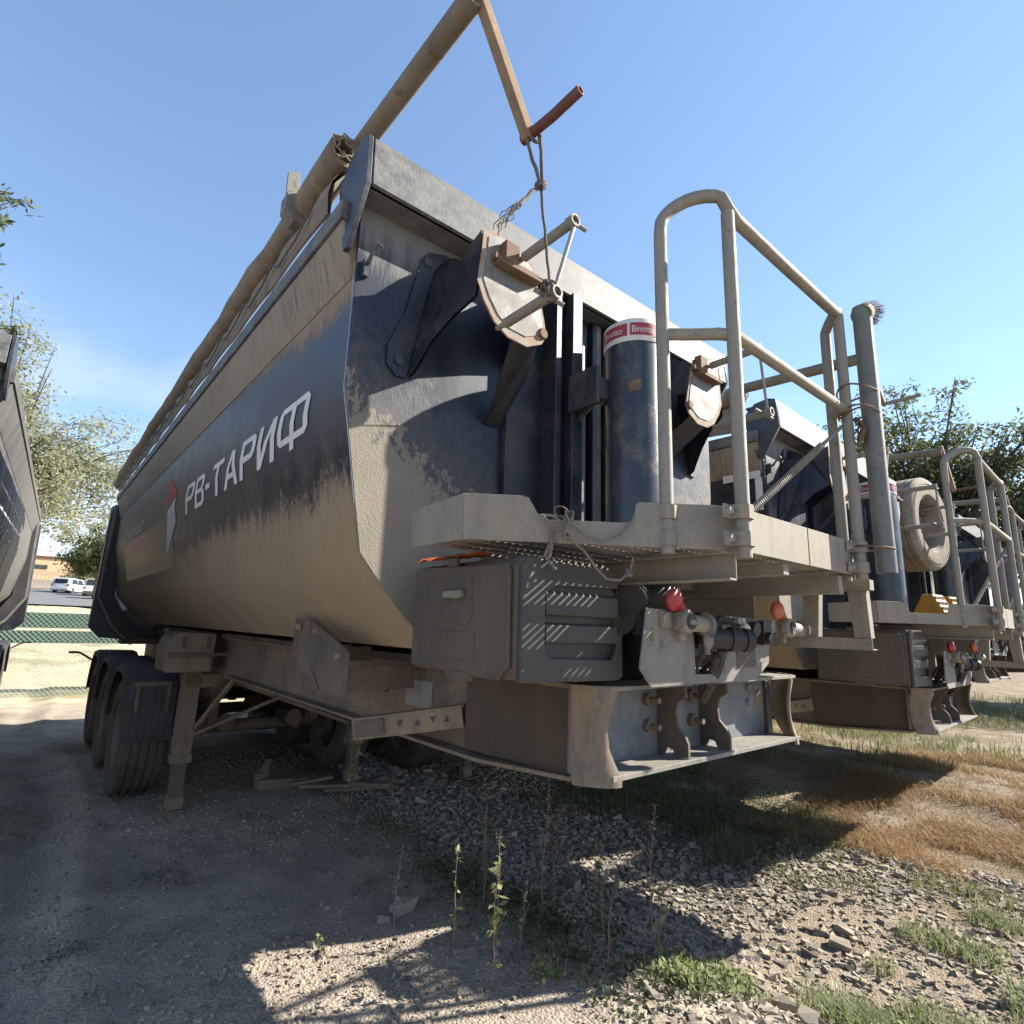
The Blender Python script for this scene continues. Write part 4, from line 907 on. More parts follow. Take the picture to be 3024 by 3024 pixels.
    b = MB(); b.cyl((xa+.03, ya+.2, 1.48), (xa+.0, ya+.2, 1.53), .025, 12); b.build('tank_cap', 'plastic_box', wt); b = MB(); b.box(xa+.10, xa+.13, ya-.006, ya+.02, 1.37, 1.47); b.build('tank_groove', 'plastic_box', wt); b = MB(); b.box(xb-.07, xb-.04, ya-.006, ya+.02, 1.37, 1.47); b.build('tank_groove', 'plastic_box', wt)
    b = MB(); b.box(-1.15, 1.15, 8.62, 8.70, .42, .54); b.box(-.55, -.47, 8.55, 8.65, .5, .95); b.box(.47, .55, 8.55, 8.65, .5, .95); b.build('underrun_bar', 'chassis_dark', T, .004)
    return T
TR = make_trailer(); GT = 'dark tipper semi-trailers parked side by side'
tag(TR, 'navy tipper semi-trailer with white side lettering, nearest, crank and rope above its front corner', 'semi-trailer', GT)
for loc, rz, lab in [((-3.63, 3.12, 0), -.03, 'semi-trailer cut by the left edge, only its rear flank and wheels seen'),
                     ((3.189, -.002, -.141), .033, 'semi-trailer second from the left lettered one, red and white banded ram beside the spare wheel'),
                     ((6.45, .30, .03), .02, 'third semi-trailer from the left lettered one, carrying the spare wheel'),
                     ((9.7, .30, .05), .03, 'farthest semi-trailer at the right edge, only rails and dark front seen')]:
    t = copy_tree(TR)
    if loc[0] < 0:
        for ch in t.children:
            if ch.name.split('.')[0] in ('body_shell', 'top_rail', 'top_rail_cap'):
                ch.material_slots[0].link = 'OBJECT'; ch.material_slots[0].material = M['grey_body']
    if 3 < loc[0] < 4:
        for ch in t.children:
            if ch.name.split('.')[0] == 'body_shell': ch.material_slots[0].link = 'OBJECT'; ch.material_slots[0].material = M['flank_clean']
        for ch in t.children:
            if ch.name.split('.')[0] == 'crank_arm':
                ch.scale = (1, 1, .72); ch.location = (0, 0, 3.66*.28)
                for q in ch.children: q.material_slots[0].link = 'OBJECT'; q.material_slots[0].material = M['galv_tube']
        mk = MB(); mk.box(-1.262, -1.258, .735, 1.02, 2.895, 2.950); mk.box(-1.262, -1.258, .725, .775, 2.655, 2.893); mk.build('side_marking', 'letter_white', t)
    t.location = loc; t.rotation_euler = (0, 0, rz); t['label'] = lab
T2M = Matrix.Translation((3.189, -.002, -.141)) @ Matrix.Rotation(.033, 4, 'Z')
def t2(x, y, z): return T2M @ Vector((x, y, z))
#PART2
# ------------------------------------------------------------------ loose things on and around the trailers
def put(b, name, mat, label, cat, group=None, kind=None, **k):
    o = b.build(name, mat, None, **k); return tag(o, label, cat, group, kind)
def wiggle(p0, p1, n, amp, sd=0, sag=0):
    r_ = random.Random(sd); p0, p1 = Vector(p0), Vector(p1)
    return [p0.lerp(p1, i/n) + Vector((r_.uniform(-amp, amp), r_.uniform(-amp, amp), r_.uniform(-amp, amp)*.5 - sag*4*(i/n)*(1-i/n))) for i in range(n+1)]
# rope from the crank handle down to the lower clamp rod
rp = empty('hanging_rope', (-.97, 0, 3.2)); tag(rp, 'dark knotted rope hanging from the rusty crank handle to the clamp rod', 'rope')
def rpart(b, name, mat='rope'):
    o = b.build(name, mat, rp); o.matrix_parent_inverse = Matrix.Translation((.97, 0, -3.2)); return o
kn = Vector((-.930, -.003, 3.050))
b = MB(); b.tube(wiggle((-.995, .0, 3.19), kn+Vector((-.006, 0, 0)), 6, .002, 1), .006, 8); b.tube(wiggle((-.962, -.03, 3.20), kn+Vector((.006, 0, 0)), 6, .002, 2), .006, 8)
b.tube(arc((-.972, -.012, 3.207), .024, 0, 6.3, 12, 'xz'), .006, 8)
b.tube(wiggle(kn, (-.80, .085, 2.80), 9, .0018, 3), .005, 8); rpart(b, 'rope_line')
b = MB(); 
for q in range(5): b.tube([kn+Vector((.017*math.cos(t+q), .017*math.sin(t+q*1.3), .013*math.sin(t*1.3+q)-.004)) for t in np.linspace(0, 6.2, 10)], .0065, 6)
for q in range(6): b.tube([Vector((-.79, .095, 2.775))+Vector((.026*math.cos(t+q), .022*math.sin(t*1.1+q*1.7), .030*math.sin(t+q*2.2))) for t in np.linspace(0, 5.5, 10)], .0045, 6)
rpart(b, 'knot')
b = MB(); b.tube(wiggle(kn, (-1.02, .0, 2.925), 5, .004, 5), .0065, 8)
for q in range(11): b.tube(wiggle((-1.02, 0, 2.93), (-1.085+random.uniform(-.02, .02), random.uniform(-.02, .02), 2.80+random.uniform(-.015, .04)), 6, .010, 20+q), .0016, 4)
rpart(b, 'frayed_end')
# rope and wire knotted on the platform edge
rp = empty('tied_rope', (-.70, -.15, 1.95)); tag(rp, 'pale rope knotted over the dip in the platform edge, its ends drooping below', 'rope')
def rpart(b, name, mat='rope_pale'):
    o = b.build(name, mat, rp); o.matrix_parent_inverse = Matrix.Translation((.70, .15, -1.95)); return o
def dgp(t, z, off=.015):
    x = lerp(-1.075, -.41, t); y = lerp(.13, -.346, t); return Vector((x-.58*off, y-.81*off, z))
b = MB()
b.tube([dgp(.262, 1.955), dgp(.275, 1.95, .03), dgp(.31, 1.925, .03), dgp(.36, 1.895, .03)], 0.0041, 8)
b.tube([dgp(.27, 1.955, .02), dgp(.31, 1.952, .03), dgp(.335, 1.94, .03), dgp(.35, 1.905, .035)], 0.0041, 8)
b.tube([dgp(.355, 1.895, .035), dgp(.42, 1.855, .03), dgp(.47, 1.805, .02), dgp(.50, 1.778, .03), dgp(.545, 1.775, .03), dgp(.585, 1.80, .02), dgp(.60, 1.84, .01)], 0.0037, 8)
b.tube([dgp(.335, 1.955, .03), dgp(.38, 1.925, .03), dgp(.43, 1.895, .03), dgp(.49, 1.885, .03), dgp(.55, 1.905, .02), dgp(.595, 1.945, .012), dgp(.605, 1.965, .01)], 0.0039, 8)
b.tube([dgp(.31, 1.915, .01), dgp(.308, 1.86, .015), dgp(.30, 1.83, .0), dgp(.325, 1.80, .015)], 0.0048, 8); b.tube([dgp(.30, 1.87, .015), dgp(.285, 1.835, .01)], 0.0048, 8)
rpart(b, 'rope_line')
b = MB()
for q in range(4): b.tube([dgp(.365, 1.945, .04)+Vector((.016*math.cos(t+q), .014*math.sin(t*1.2+q), .024*math.sin(t+q*1.6))) for t in np.linspace(0, 5.6, 9)], 0.0037, 6)
for q in range(3): b.tube([dgp(.355, 1.895, .035)+Vector((.012*math.cos(t+q), .012*math.sin(t*1.2+q), .014*math.sin(t+q*1.6))) for t in np.linspace(0, 5.6, 9)], 0.0031, 6)
for q in range(3): b.tube([dgp(.583, 1.80, .02)+Vector((.010*math.cos(t+q), .010*math.sin(t*1.2+q), .012*math.sin(t+q*1.6))) for t in np.linspace(0, 5.6, 9)], 0.0027, 6)
rpart(b, 'knot')
b = MB(); b.tube([dgp(.345, 1.965, .04)+Vector((.028*math.cos(t), .01, .016*math.sin(t))) for t in np.linspace(0, 6.3, 16)], .0022, 5); rpart(b, 'wire_ring', 'rust')
# loose steel pipe tied upright with a brush in its mouth
b = MB(); b.tube([(.518, -.448, 1.885), (.530, -.448, 3.02)], .0355, 24, hollow=True)
pp = put(b, 'steel_pipe', 'pipe_grey', 'tall grey steel pipe tied upright outside the right end of the platform handrail', 'pipe')
br = empty('brush', (.530, -.448, 3.0)); tag(br, 'worn round bristle brush stuck into the top of the upright grey pipe', 'brush')
P0 = Vector((.555, -.448, 3.005)); D = Vector((.86, .05, .48)).normalized()
b = MB(); b.tube([P0-D*.05, P0+D*.005, P0+D*.012], [.040, .042, .036], 18); o = b.build('brush_head', 'wood_grey', br); o.matrix_parent_inverse = Matrix.Translation((-.530, .448, -3.0))
b = MB(); a_ = D.cross(Vector((0, 1, 0))).normalized(); c_ = D.cross(a_)
for i in range(420):
    rr = .038*math.sqrt(random.random()); an = random.uniform(0, 6.28); e_ = (a_*math.cos(an)+c_*math.sin(an))*rr
    L0 = random.uniform(.085, .115); q = P0+e_+D*.005; b.tube([q, q+D*L0*.5+e_*.25+Vector((0, 0, -.004)), q+D*L0+e_*.55+Vector((random.uniform(-.006, .006), random.uniform(-.006, .006), -.014))], .0011, 3, caps=False)
o = b.build('bristles', 'bristle', br); o.matrix_parent_inverse = Matrix.Translation((-.530, .448, -3.0))
wr = empty('binding_wire', (.55, -.40, 2.5)); tag(wr, 'rusty twisted wire binding the upright pipe to the handrail post', 'wire')
def wpart(b, nm, m_):
    o = b.build(nm, m_, wr); o.matrix_parent_inverse = Matrix.Translation((-.55, .40, -2.5)); return o
b = MB()
for q, zz_ in enumerate((2.535, 2.545, 2.64)):
    if q: wpart(b, 'wire_loop', 'rust'); b = MB()
    b.tube([(.508+.088*math.cos(t), -.408+.072*math.sin(t), zz_+.012*math.sin(t*2+q)) for t in np.linspace(0, 6.3, 22)], .004, 6)
wpart(b, 'wire_loop', 'rust'); b = MB(); b.tube([(.512+.088*math.cos(t), -.408+.074*math.sin(t), 1.985+.006*math.sin(t)) for t in np.linspace(0, 6.3, 22)], .0045, 6); wpart(b, 'wire_loop', 'rust')
b = MB()
for q in range(7): b.tube([Vector((.475, -.42, 2.49-.01*q))+Vector((.026*math.cos(t+q), .018*math.sin(t*1.2+q), .03*math.sin(t+q*1.6))) for t in np.linspace(0, 5.6, 10)], .0042, 5)
wpart(b, 'wire_knot', 'rust')
# spare wheel on the second trailer
sw = empty('spare_wheel', (5.60, .72, 2.92), -.12); tag(sw, 'dusty spare truck wheel hung on a trailer front right of a banded ram', 'wheel')
prof_ = [(.30, -.15), (.33, -.185), (.42, -.192), (.475, -.185), (.507, -.172), (.528, -.148), (.53, -.11), (.518, -.106), (.518, -.096), (.53, -.09), (.53, -.04), (.518, -.036), (.518, -.026), (.53, -.02), (.53, .02), (.518, .026), (.518, .036), (.53, .04), (.53, .09), (.518, .096), (.518, .106), (.53, .11), (.528, .148), (.507, .172), (.475, .185), (.42, .192), (.33, .185), (.30, .15)]
b = MB(); b.lathe(prof_, (0, 0, 0), 'y', 60, closed=True); b.lathe([(.445, -.193), (.45, -.196), (.455, -.193)], (0, 0, 0), 'y', 60); b.build('tyre', 'tyre_dusty', sw)
b = MB(); b.lathe([(.31, -.155), (.300, -.162), (.292, -.15), (.285, -.10), (.28, .10), (.26, .13), (.17, .14), (.10, .135), (.001, .135)], (0, 0, 0), 'y', 48)
for i in range(10):
    a_ = 2*math.pi*i/10; b.cyl((.165*math.cos(a_), .13, .165*math.sin(a_)), (.165*math.cos(a_), .11, .165*math.sin(a_)), .014, 6)
b.build('rim', 'rim_dusty', sw)
# wheel chocks on the second trailer's platform
def chock(loc, rz, label):
    c = empty('wheel_chock', loc, rz); tag(c, label, 'wheel chock', 'yellow wheel chocks on the second trailer platform')
    b = MB(); b.prism([(-.14, 0), (.14, 0), (.13, .03), (.03, .23), (-.04, .235), (-.14, .05)], 'y', -.08, .08); b.build('chock_body', 'yellow_plastic', c, .006)
    b = MB()
    for i in range(5):
        for j in range(3): t = (i+.5)/5; x_ = lerp(.135, .03, t)+.003; z_ = lerp(.02, .225, t); b.obox((x_+.002, -.065+j*.05-.012, z_), (x_+.002, -.065+j*.05+.028, z_+.0), .012, .018)
    b.build('chock_cleat', 'rust', c)
chock(t2(.27, .10, 1.90), -1.75, 'yellow ribbed wheel chock standing just right of the second trailer ram')
chock(t2(.62, .05, 1.90), -1.9, 'yellow wheel chock lying behind the second trailer handrail post')
# orange rag under the near toolbox lid, cloth on the left trailer
b = MB(); V0 = []
for i in range(13):
    for j in range(5): V0.append((-1.0+.012*math.sin(i*1.7+j), .50-i*.030, 1.848+.010*abs(math.sin(i*1.3+j*2))+.006*j*(1 if j < 3 else .2)))
for i in range(12):
    for j in range(4): pass
b.v = [(-.985+j*.02+.006*math.sin(i*2.1), .53-i*.028, 1.846+.012*abs(math.sin(i*1.1+j*1.9))+(.004 if j else -.004)) for i in range(13) for j in range(5)]
b.f = [(i*5+j, i*5+j+1, (i+1)*5+j+1, (i+1)*5+j) for i in range(12) for j in range(4)]
put(b, 'orange_strap', 'orange_cap', 'crumpled orange lashing strap stuffed between the platform and the grey toolbox', 'strap')
# timber blocks under the right landing leg
def plank(c, L_, w, h, rz, rx, label, mat='wood_grey'):
    pv = empty('plank', c, 0)
    b = MB(); n = 7; k0 = 0
    for i in range(n):
        t = i/(n-1); jx = random.uniform(-.004, .004); e = (1 if 0 < i < n-1 else random.uniform(.55, .95))
        for (a, c_) in ((-w/2, 0), (w/2, 0), (w/2*e, h), (-w/2*e, h*random.uniform(.85, 1))): b.v.append((a+jx, (t-.5)*L_+random.uniform(-.01, .01), c_))
    for i in range(n-1):
        for j in range(4): b.f.append((i*4+j, i*4+(j+1) % 4, (i+1)*4+(j+1) % 4, (i+1)*4+j))
    b.f += [(3, 2, 1, 0), tuple(4*(n-1)+j for j in range(4))]
    o = b.build('plank', mat, None, .003); bpy.data.objects.remove(pv); o.location = c; o.rotation_euler = (rx, 0, rz); tag(o, label, 'plank', 'old timber blocks under the landing leg'); return o
def G0(x, y): return float(gz(x, y))
plank((.80, 4.50, G0(.8, 4.5)+.0), .62, .15, .045, 1.35, 0, 'lowest broad grey plank directly under the right landing leg')
plank((.92, 4.42, G0(.9, 4.4)+.045), .40, .11, .05, .9, .02, 'thick grey block end sticking out to the right of the right leg foot')
plank((1.02, 4.55, G0(1, 4.5)+.045), .36, .10, .045, 2.0, 0, 'grey block crossing behind the rightmost block of the leg packing')
plank((.55, 4.60, G0(.55, 4.6)+.02), .55, .10, .04, 1.15, .03, 'long split grey plank running left from the right leg foot')
plank((.42, 4.70, G0(.42, 4.7)+.06), .42, .07, .03, 1.5, -.04, 'thin grey sliver lying over the split planks')
plank((.22, 4.86, G0(.22, 4.86)+.0), .50, .12, .10, 1.2, 0, 'brown cracked timber beam beside the broken upright stub', 'wood')
b = MB(); b.prism([(-.05, 0), (.06, 0), (.05, .14), (.085, .27), (.03, .20), (.0, .15), (-.06, .16)], 'y', -.035, .035); o = put(b, 'plank', 'wood', 'short broken brown stub standing on end, leftmost of the timbers', 'plank', 'old timber blocks under the landing leg', bevel=.003)
o.location = (.02, 4.98, G0(.0, 4.98)-.01); o.rotation_euler = (0, 0, .5)

# ------------------------------------------------------------------ scattered stones
IV = np.array([(x_, y_, z_) for x_ in (-1, 1) for y_ in (-1, 1) for z_ in (-1, 1)], float)
IF = np.array([(0, 1, 3), (0, 3, 2), (4, 6, 7), (4, 7, 5), (0, 4, 5), (0, 5, 1), (2, 3, 7), (2, 7, 6), (0, 2, 6), (0, 6, 4), (1, 5, 7), (1, 7, 3)])
def stones(name, xs, ys, sizes, sink, label=None, cat=None, mat='stone', flat=(.45, .9)):
    n = len(xs); nv = len(IV)
    Vv = (IV[None]+rng.uniform(-.62, .62, (n, nv, 3)))*.78
    # cut with random planes for angular faces
    for _ in range(2):
        nrm = rng.normal(size=(n, 1, 3)); nrm /= np.linalg.norm(nrm, axis=2, keepdims=True); dd = rng.uniform(.55, .9, (n, 1, 1))
        pr = (Vv*nrm).sum(2, keepdims=True); Vv = Vv - nrm*np.maximum(0, pr-dd)
    sc = np.stack([rng.uniform(.75, 1.35, n), rng.uniform(.6, 1., n), rng.uniform(*flat, n)], 1)*sizes[:, None]
    Vv = Vv*sc[:, None, :]
    a = rng.uniform(0, 6.28, n); t = rng.normal(0, .3, n)
    ca, sa, ct, st_ = np.cos(a), np.sin(a), np.cos(t), np.sin(t)
    y2 = Vv[:, :, 1]*ct[:, None]-Vv[:, :, 2]*st_[:, None]; z2 = Vv[:, :, 1]*st_[:, None]+Vv[:, :, 2]*ct[:, None]
    x3 = Vv[:, :, 0]*ca[:, None]-y2*sa[:, None]; y3 = Vv[:, :, 0]*sa[:, None]+y2*ca[:, None]
    out = np.stack([x3+xs[:, None], y3+ys[:, None], z2+(gz(xs, ys)+sizes*sink)[:, None]], 2).reshape(-1, 3)
    F2 = (IF[None]+(np.arange(n)*nv)[:, None, None]).reshape(-1, 3)
    o = fastmesh(name, out, F2, mat); return o
def region(n, fn, box):
    xs, ys = [], []
    tot = 0
    while tot < n:
        x = rng.uniform(box[0], box[1], n); y = rng.uniform(box[2], box[3], n); k = rng.random(n) < fn(x, y); xs.append(x[k]); ys.append(y[k]); tot += k.sum()
    return np.concatenate(xs)[:n], np.concatenate(ys)[:n]
def edgex(y): return np.interp(y, [-1, .7, 1.3, 2.5, 3.5, 5, 7], [.35, .12, .35, .72, .62, .9, 1.2])
def d_gravel(x, y):
    w = vnoise(x*1.7, y*1.7)*.5
    m_ = ss(x-edgex(y)+w*.6, .05, .35)*(1-ss(x+w, 2.7, 3.5))*(1-ss(y, 5.5, 7.5))
    lit = (y+w < 1.05)&(x > 1.2); return m_*np.where(lit, .38, 1.)
xs, ys = region(15000, d_gravel, (0, 4, -1.2, 7)); near_ = np.hypot(xs+2, ys+1.2)
sz = .007+.024*rng.random(len(xs))**1.8; big_ = rng.random(len(xs)) < .03; sz[big_] *= 1.8
tag(stones('gravel', xs, ys, sz, .05), kind='stuff')
def d_dirt(x, y): return np.where(x < edgex(y)+.3, .75*ss(vnoise(x*1.3, y*1.3), -.2, .3)+.12, 0)
xs, ys = region(26000, d_dirt, (-3.2, 1.0, .9, 7.)); tag(stones('grit', xs, ys, .003+.012*rng.random(len(xs))**4, .3), kind='stuff')
def d_bank(x, y): return ss(vnoise(x*.8+5, y*.8), -.25, .25)*np.where((x > 1.1)&(y < 1.9), 1, .0)
xs, ys = region(14000, d_bank, (1.0, 4.8, -1.3, 1.7)); sz = .005+.034*rng.random(len(xs))**3.2
tag(stones('loose_stones', xs, ys, sz, -.1, flat=(.45, .9)), kind='stuff')
rock_spots = [(2.40, .56, .085, 'largest tan block lying alone on the sunlit dirt'), (2.62, .63, .055, 'pointed rock just right of the largest tan block'), (1.85, .26, .06, 'pale angular rock low in the sunlit dirt, below the largest block'),
              (1.22, .30, .075, 'dark upright rock standing at the edge of the dense gravel'), (2.15, -.20, .07, 'grey rock near the right edge of the dirt track'), (1.18, .13, .085, 'broad flat brown rock near the bottom of the gravel'), (1.78, -.30, .10, 'long pale slab at the bottom right corner'),
              (.70, 1.80, .07, 'whitish flat stone among the shaded weeds'), (-.06, 2.02, .085, 'flat slab lying on the shaded dirt left of the weeds'), (-.20, 1.98, .05, 'small slab touching the flat slab on the shaded dirt'), (1.9, 1.35, .065, 'grey rock at the edge of the trailer shadow'), (1.45, 2.1, .07, 'dark block in the middle of the shaded gravel'),
              (-1.50, 3.0, .018, 'small white stone on the shaded dirt at left'), (-1.25, 3.6, .016, 'tiny white stone behind the other white one'), (-.62, 1.95, .03, 'brown pebble left in the open dirt'), (-.95, 1.72, .012, 'white pebble beside the sunlit patch')]
for x, y, r_, lab in rock_spots:
    o = stones('rock', np.array([x]), np.array([y]), np.array([r_]), .2, flat=(.4, .6), mat='concrete' if 'whit' in lab.lower() else 'stone')
    tag(o, lab, 'rock', 'single stones lying on the ground')

# ------------------------------------------------------------------ plants
def quads(cent, sizes, updir=.3, aspect=1.8, name='x', mat='leaf_green', droop=0, kite=True):
    n = len(cent); d = rng.normal(size=(n, 3)); d[:, 2] += updir; d /= np.linalg.norm(d, axis=1, keepdims=True)
    e = rng.normal(size=(n, 3)); s_ = np.cross(d, e); s_ /= np.linalg.norm(s_, axis=1, keepdims=True)
    L_ = sizes[:, None]; W_ = L_/aspect
    P = np.stack([cent, cent+d*L_*.5+s_*W_*.5, cent+d*L_, cent+d*L_*.5-s_*W_*.5], 1)
    F2 = np.arange(4*n).reshape(n, 4); return P.reshape(-1, 3), F2
def blades(name, xs, ys, hs, mat, lean=.5, wid=.004, label=None, seg=2):
    n = len(xs); z = gz(xs, ys)-.004; a = rng.uniform(0, 6.28, n); l = rng.random(n)*lean*hs
    base = np.stack([xs, ys, z], 1); dirv = np.stack([np.cos(a), np.sin(a), np.zeros(n)], 1); sv = np.stack([-np.sin(a), np.cos(a), np.zeros(n)], 1)*(wid*(0.6+.8*rng.random(n)))[:, None]
    up = np.stack([np.zeros(n), np.zeros(n), hs], 1)
    m1 = base+dirv*(l*.35)[:, None]+up*.6; tip = base+dirv*l[:, None]+up*(1-.25*lean*rng.random(n))[:, None]
    P = np.stack([base-sv, base+sv, m1+sv*.8, tip, m1-sv*.8], 1).reshape(-1, 3); F2 = (np.array([(0, 1, 2), (0, 2, 4), (4, 2, 3)])[None]+(np.arange(n)*5)[:, None, None]).reshape(-1, 3); return fastmesh(name, P, F2, mat)
def grassfn(x, y):
    ex = np.interp(y, [-1.5, -.2, .35, .8, 2.3, 3.5, 9], [4.6, 3.5, 3.3, 3.2, 2.7, 2.2, 1.8]); w = vnoise(x*1.3, y*1.3)*.8
    return ss(x-ex+w, -.05, .35)
def clump(x, y, f=2.2, th=-.1): return ss(vnoise(x*f+9, y*f), th, th+.3)
xs, ys = region(26000, lambda x, y: grassfn(x, y)*clump(x, y)*(1-.9*ss(x, 4.2, 5)*(y < 1.6))*(1/(1+.09*np.hypot(x+2, y+1.2)**1.3)), (2, 16, -1.5, 9))
tag(blades('grass', xs, ys, .04+.10*rng.random(len(xs)), 'grass_green', .8, .0035), kind='stuff')
xs, ys = region(60000, lambda x, y: ss(x+vnoise(x, y)*1.2, 4.1, 4.8)*(1-ss(x+vnoise(x, y+4)*3, 8., 9.5))*clump(x, y, 1.6, -.25)*(y < 2.1), (3.6, 10, -1.6, 2.2))
tag(blades('dry_grass', xs, ys, .04+.12*rng.random(len(xs))**1.8, 'grass_dry', 2.6, .0022), kind='stuff')
xs, ys = region(7000, lambda x, y: ss(x+vnoise(x, y)*1.2, 4.0, 4.8)*(1-ss(x, 9, 10.5))*(y < 2.1), (3.6, 11, -1.6, 2.2))
tag(blades('straw_litter', xs, ys, .018+.03*rng.random(len(xs)), 'straw', 6., .0028), kind='stuff')
xs, ys = region(9000, lambda x, y: ss(x, 7.5, 9.5)*clump(x, y, .9, -.2), (7, 22, -1, 7)); tag(blades('tall_grass', xs, ys, .10+.16*rng.random(len(xs)), 'grass_green', .8, .007), kind='stuff')
xs, ys = region(6500, lambda x, y: np.exp(-((x-1.62-.0*y)**2/.02+(y-.20)**2/.03))+.8*np.exp(-((x-1.75)**2/.03+(y+.28)**2/.03))+.22*((x > 1.9)&(x < 3.8)&(y < .4))*clump(x, y, 3, -.02), (1.2, 3.9, -1.1, .6))
tag(blades('grass_tuft', xs, ys, .04+.09*rng.random(len(xs)), 'weed_bright', 1.2, .003), kind='stuff')
# leafy ground cover through the gravel
def weedfn(x, y):
    a = np.exp(-((x-.62-.0*(y-1.3))**2/.13+(y-1.35)**2/.75))+.7*np.exp(-((x-1.0)**2/.06+(y-.80)**2/.04))+.5*np.exp(-((x-.45)**2/.05+(y-2.6)**2/.5))
    a = a+.35*np.exp(-((x-.35)**2/.02+(y-.9)**2/.05))+.55*ss(x, 3., 3.6)*(1-ss(x, 5, 6))*ss(y, 1.0, 1.5)*(y < 4)
    return np.clip(a, 0, 1)*(.25+.75*clump(x, y, 5, -.2))
xs, ys = region(16000, weedfn, (-.1, 6, .5, 4.2)); c_ = np.stack([xs, ys, gz(xs, ys)+.008+.06*rng.random(len(xs))**1.5], 1)
P, F2 = quads(c_, .014+.024*rng.random(len(xs)), .5, 1.7); tag(fastmesh('ground_weeds', P, F2, 'weed_leaf'), kind='stuff')
def patchfn(cs): return lambda x, y: np.clip(sum(np.exp(-((x-a)**2+(y-b_)**2)/r_**2) for a, b_, r_ in cs), 0, 1)
xs, ys = region(2600, patchfn([(-1.10, 3.35, .14), (-1.0, 3.15, .09), (-.05, 2.45, .07), (.10, 3.0, .1), (-2.2, 5.0, .35), (-1.6, 2.55, .10), (-.35, 4.1, .07), (-.18, 2.35, .05)]), (-2.8, .4, 2, 5.6))
c_ = np.stack([xs, ys, gz(xs, ys)+.004+.035*rng.random(len(xs))], 1); P, F2 = quads(c_, .010+.013*rng.random(len(xs)), .4, 2.2); tag(fastmesh('small_weeds', P, F2, 'weed_leaf'), kind='stuff')
xs, ys = region(3200, patchfn([(.92, .70, .13), (1.12, .62, .10), (.75, .66, .09), (1.45, .02, .10), (1.62, -.05, .12), (.15, 1.02, .05)]), (0, 2, -.4, 1.2))
c_ = np.stack([xs, ys, gz(xs, ys)+.01+.07*rng.random(len(xs))], 1); P, F2 = quads(c_, .016+.026*rng.random(len(xs)), .6, 1.6); tag(fastmesh('bright_weeds', P, F2, 'weed_bright'), kind='stuff')
# tall weed stems, each one a thing
def weed(x, y, h, mat, leaf, lab, nb=5, lean=(0, 0), nl=10, ls=.03, sd=0):
    rr = random.Random(sd); o = empty('weed', (x, y, G0(x, y))); tag(o, lab, 'weed', 'tall weed stems standing in front of the trailers')
    b = MB(); w0, w1 = rr.uniform(0, 6.3), rr.uniform(.010, .026)*h*2; lx, ly = lean[0]+rr.uniform(-.05, .05)*h, lean[1]+rr.uniform(-.05, .05)*h
    main = [Vector((lx*(i/8)**1.6+w1*math.sin(w0+i*.9)*i/8+rr.uniform(-.004, .004), ly*(i/8)**1.6+w1*math.cos(w0+i*.7)*i/8+rr.uniform(-.004, .004), h*i/8)) for i in range(9)]
    b.tube(main, [.0042-.0032*i/8 for i in range(9)], 5)
    tips = []
    for k in range(nb):
        t = rr.uniform(.35, .95); q = main[0].lerp(main[8], t); i_ = min(7, int(t*8)); q = main[i_].lerp(main[i_+1], t*8-i_)
        an = rr.uniform(0, 6.28); l_ = h*rr.uniform(.06, .20)*(1.3-t); e = q+Vector((math.cos(an)*l_*.6, math.sin(an)*l_*.6, l_)); b.tube([q, (q+e)/2+Vector((0, 0, -.004)), e], [.0014, .0012, .0007], 4); tips.append(e)
    b.build('stem', mat, o)
    C_ = []
    nl = int(nl*1.6)
    for k in range(nl):
        t = rr.random()**.7*.92+.06; i_ = min(7, int(t*8)); C_.append(main[i_].lerp(main[i_+1], t*8-i_))
    for e in tips: C_ += [e+Vector((rr.uniform(-.006, .006), rr.uniform(-.006, .006), rr.uniform(-.02, .01))) for _ in range(3)]
    for k in range(10): C_.append(main[8]-Vector((rr.uniform(-.005, .005), rr.uniform(-.005, .005), rr.uniform(0, h*.16))))
    C_ = np.array([c[:] for c in C_]); szs = np.concatenate([ls*(.8+.9*rng.random(nl)), .010+.008*rng.random(len(C_)-nl)])
    P, F2 = quads(C_, szs, .2, 2.4); lf = fastmesh('leaves', P, F2, leaf); lf.parent = o
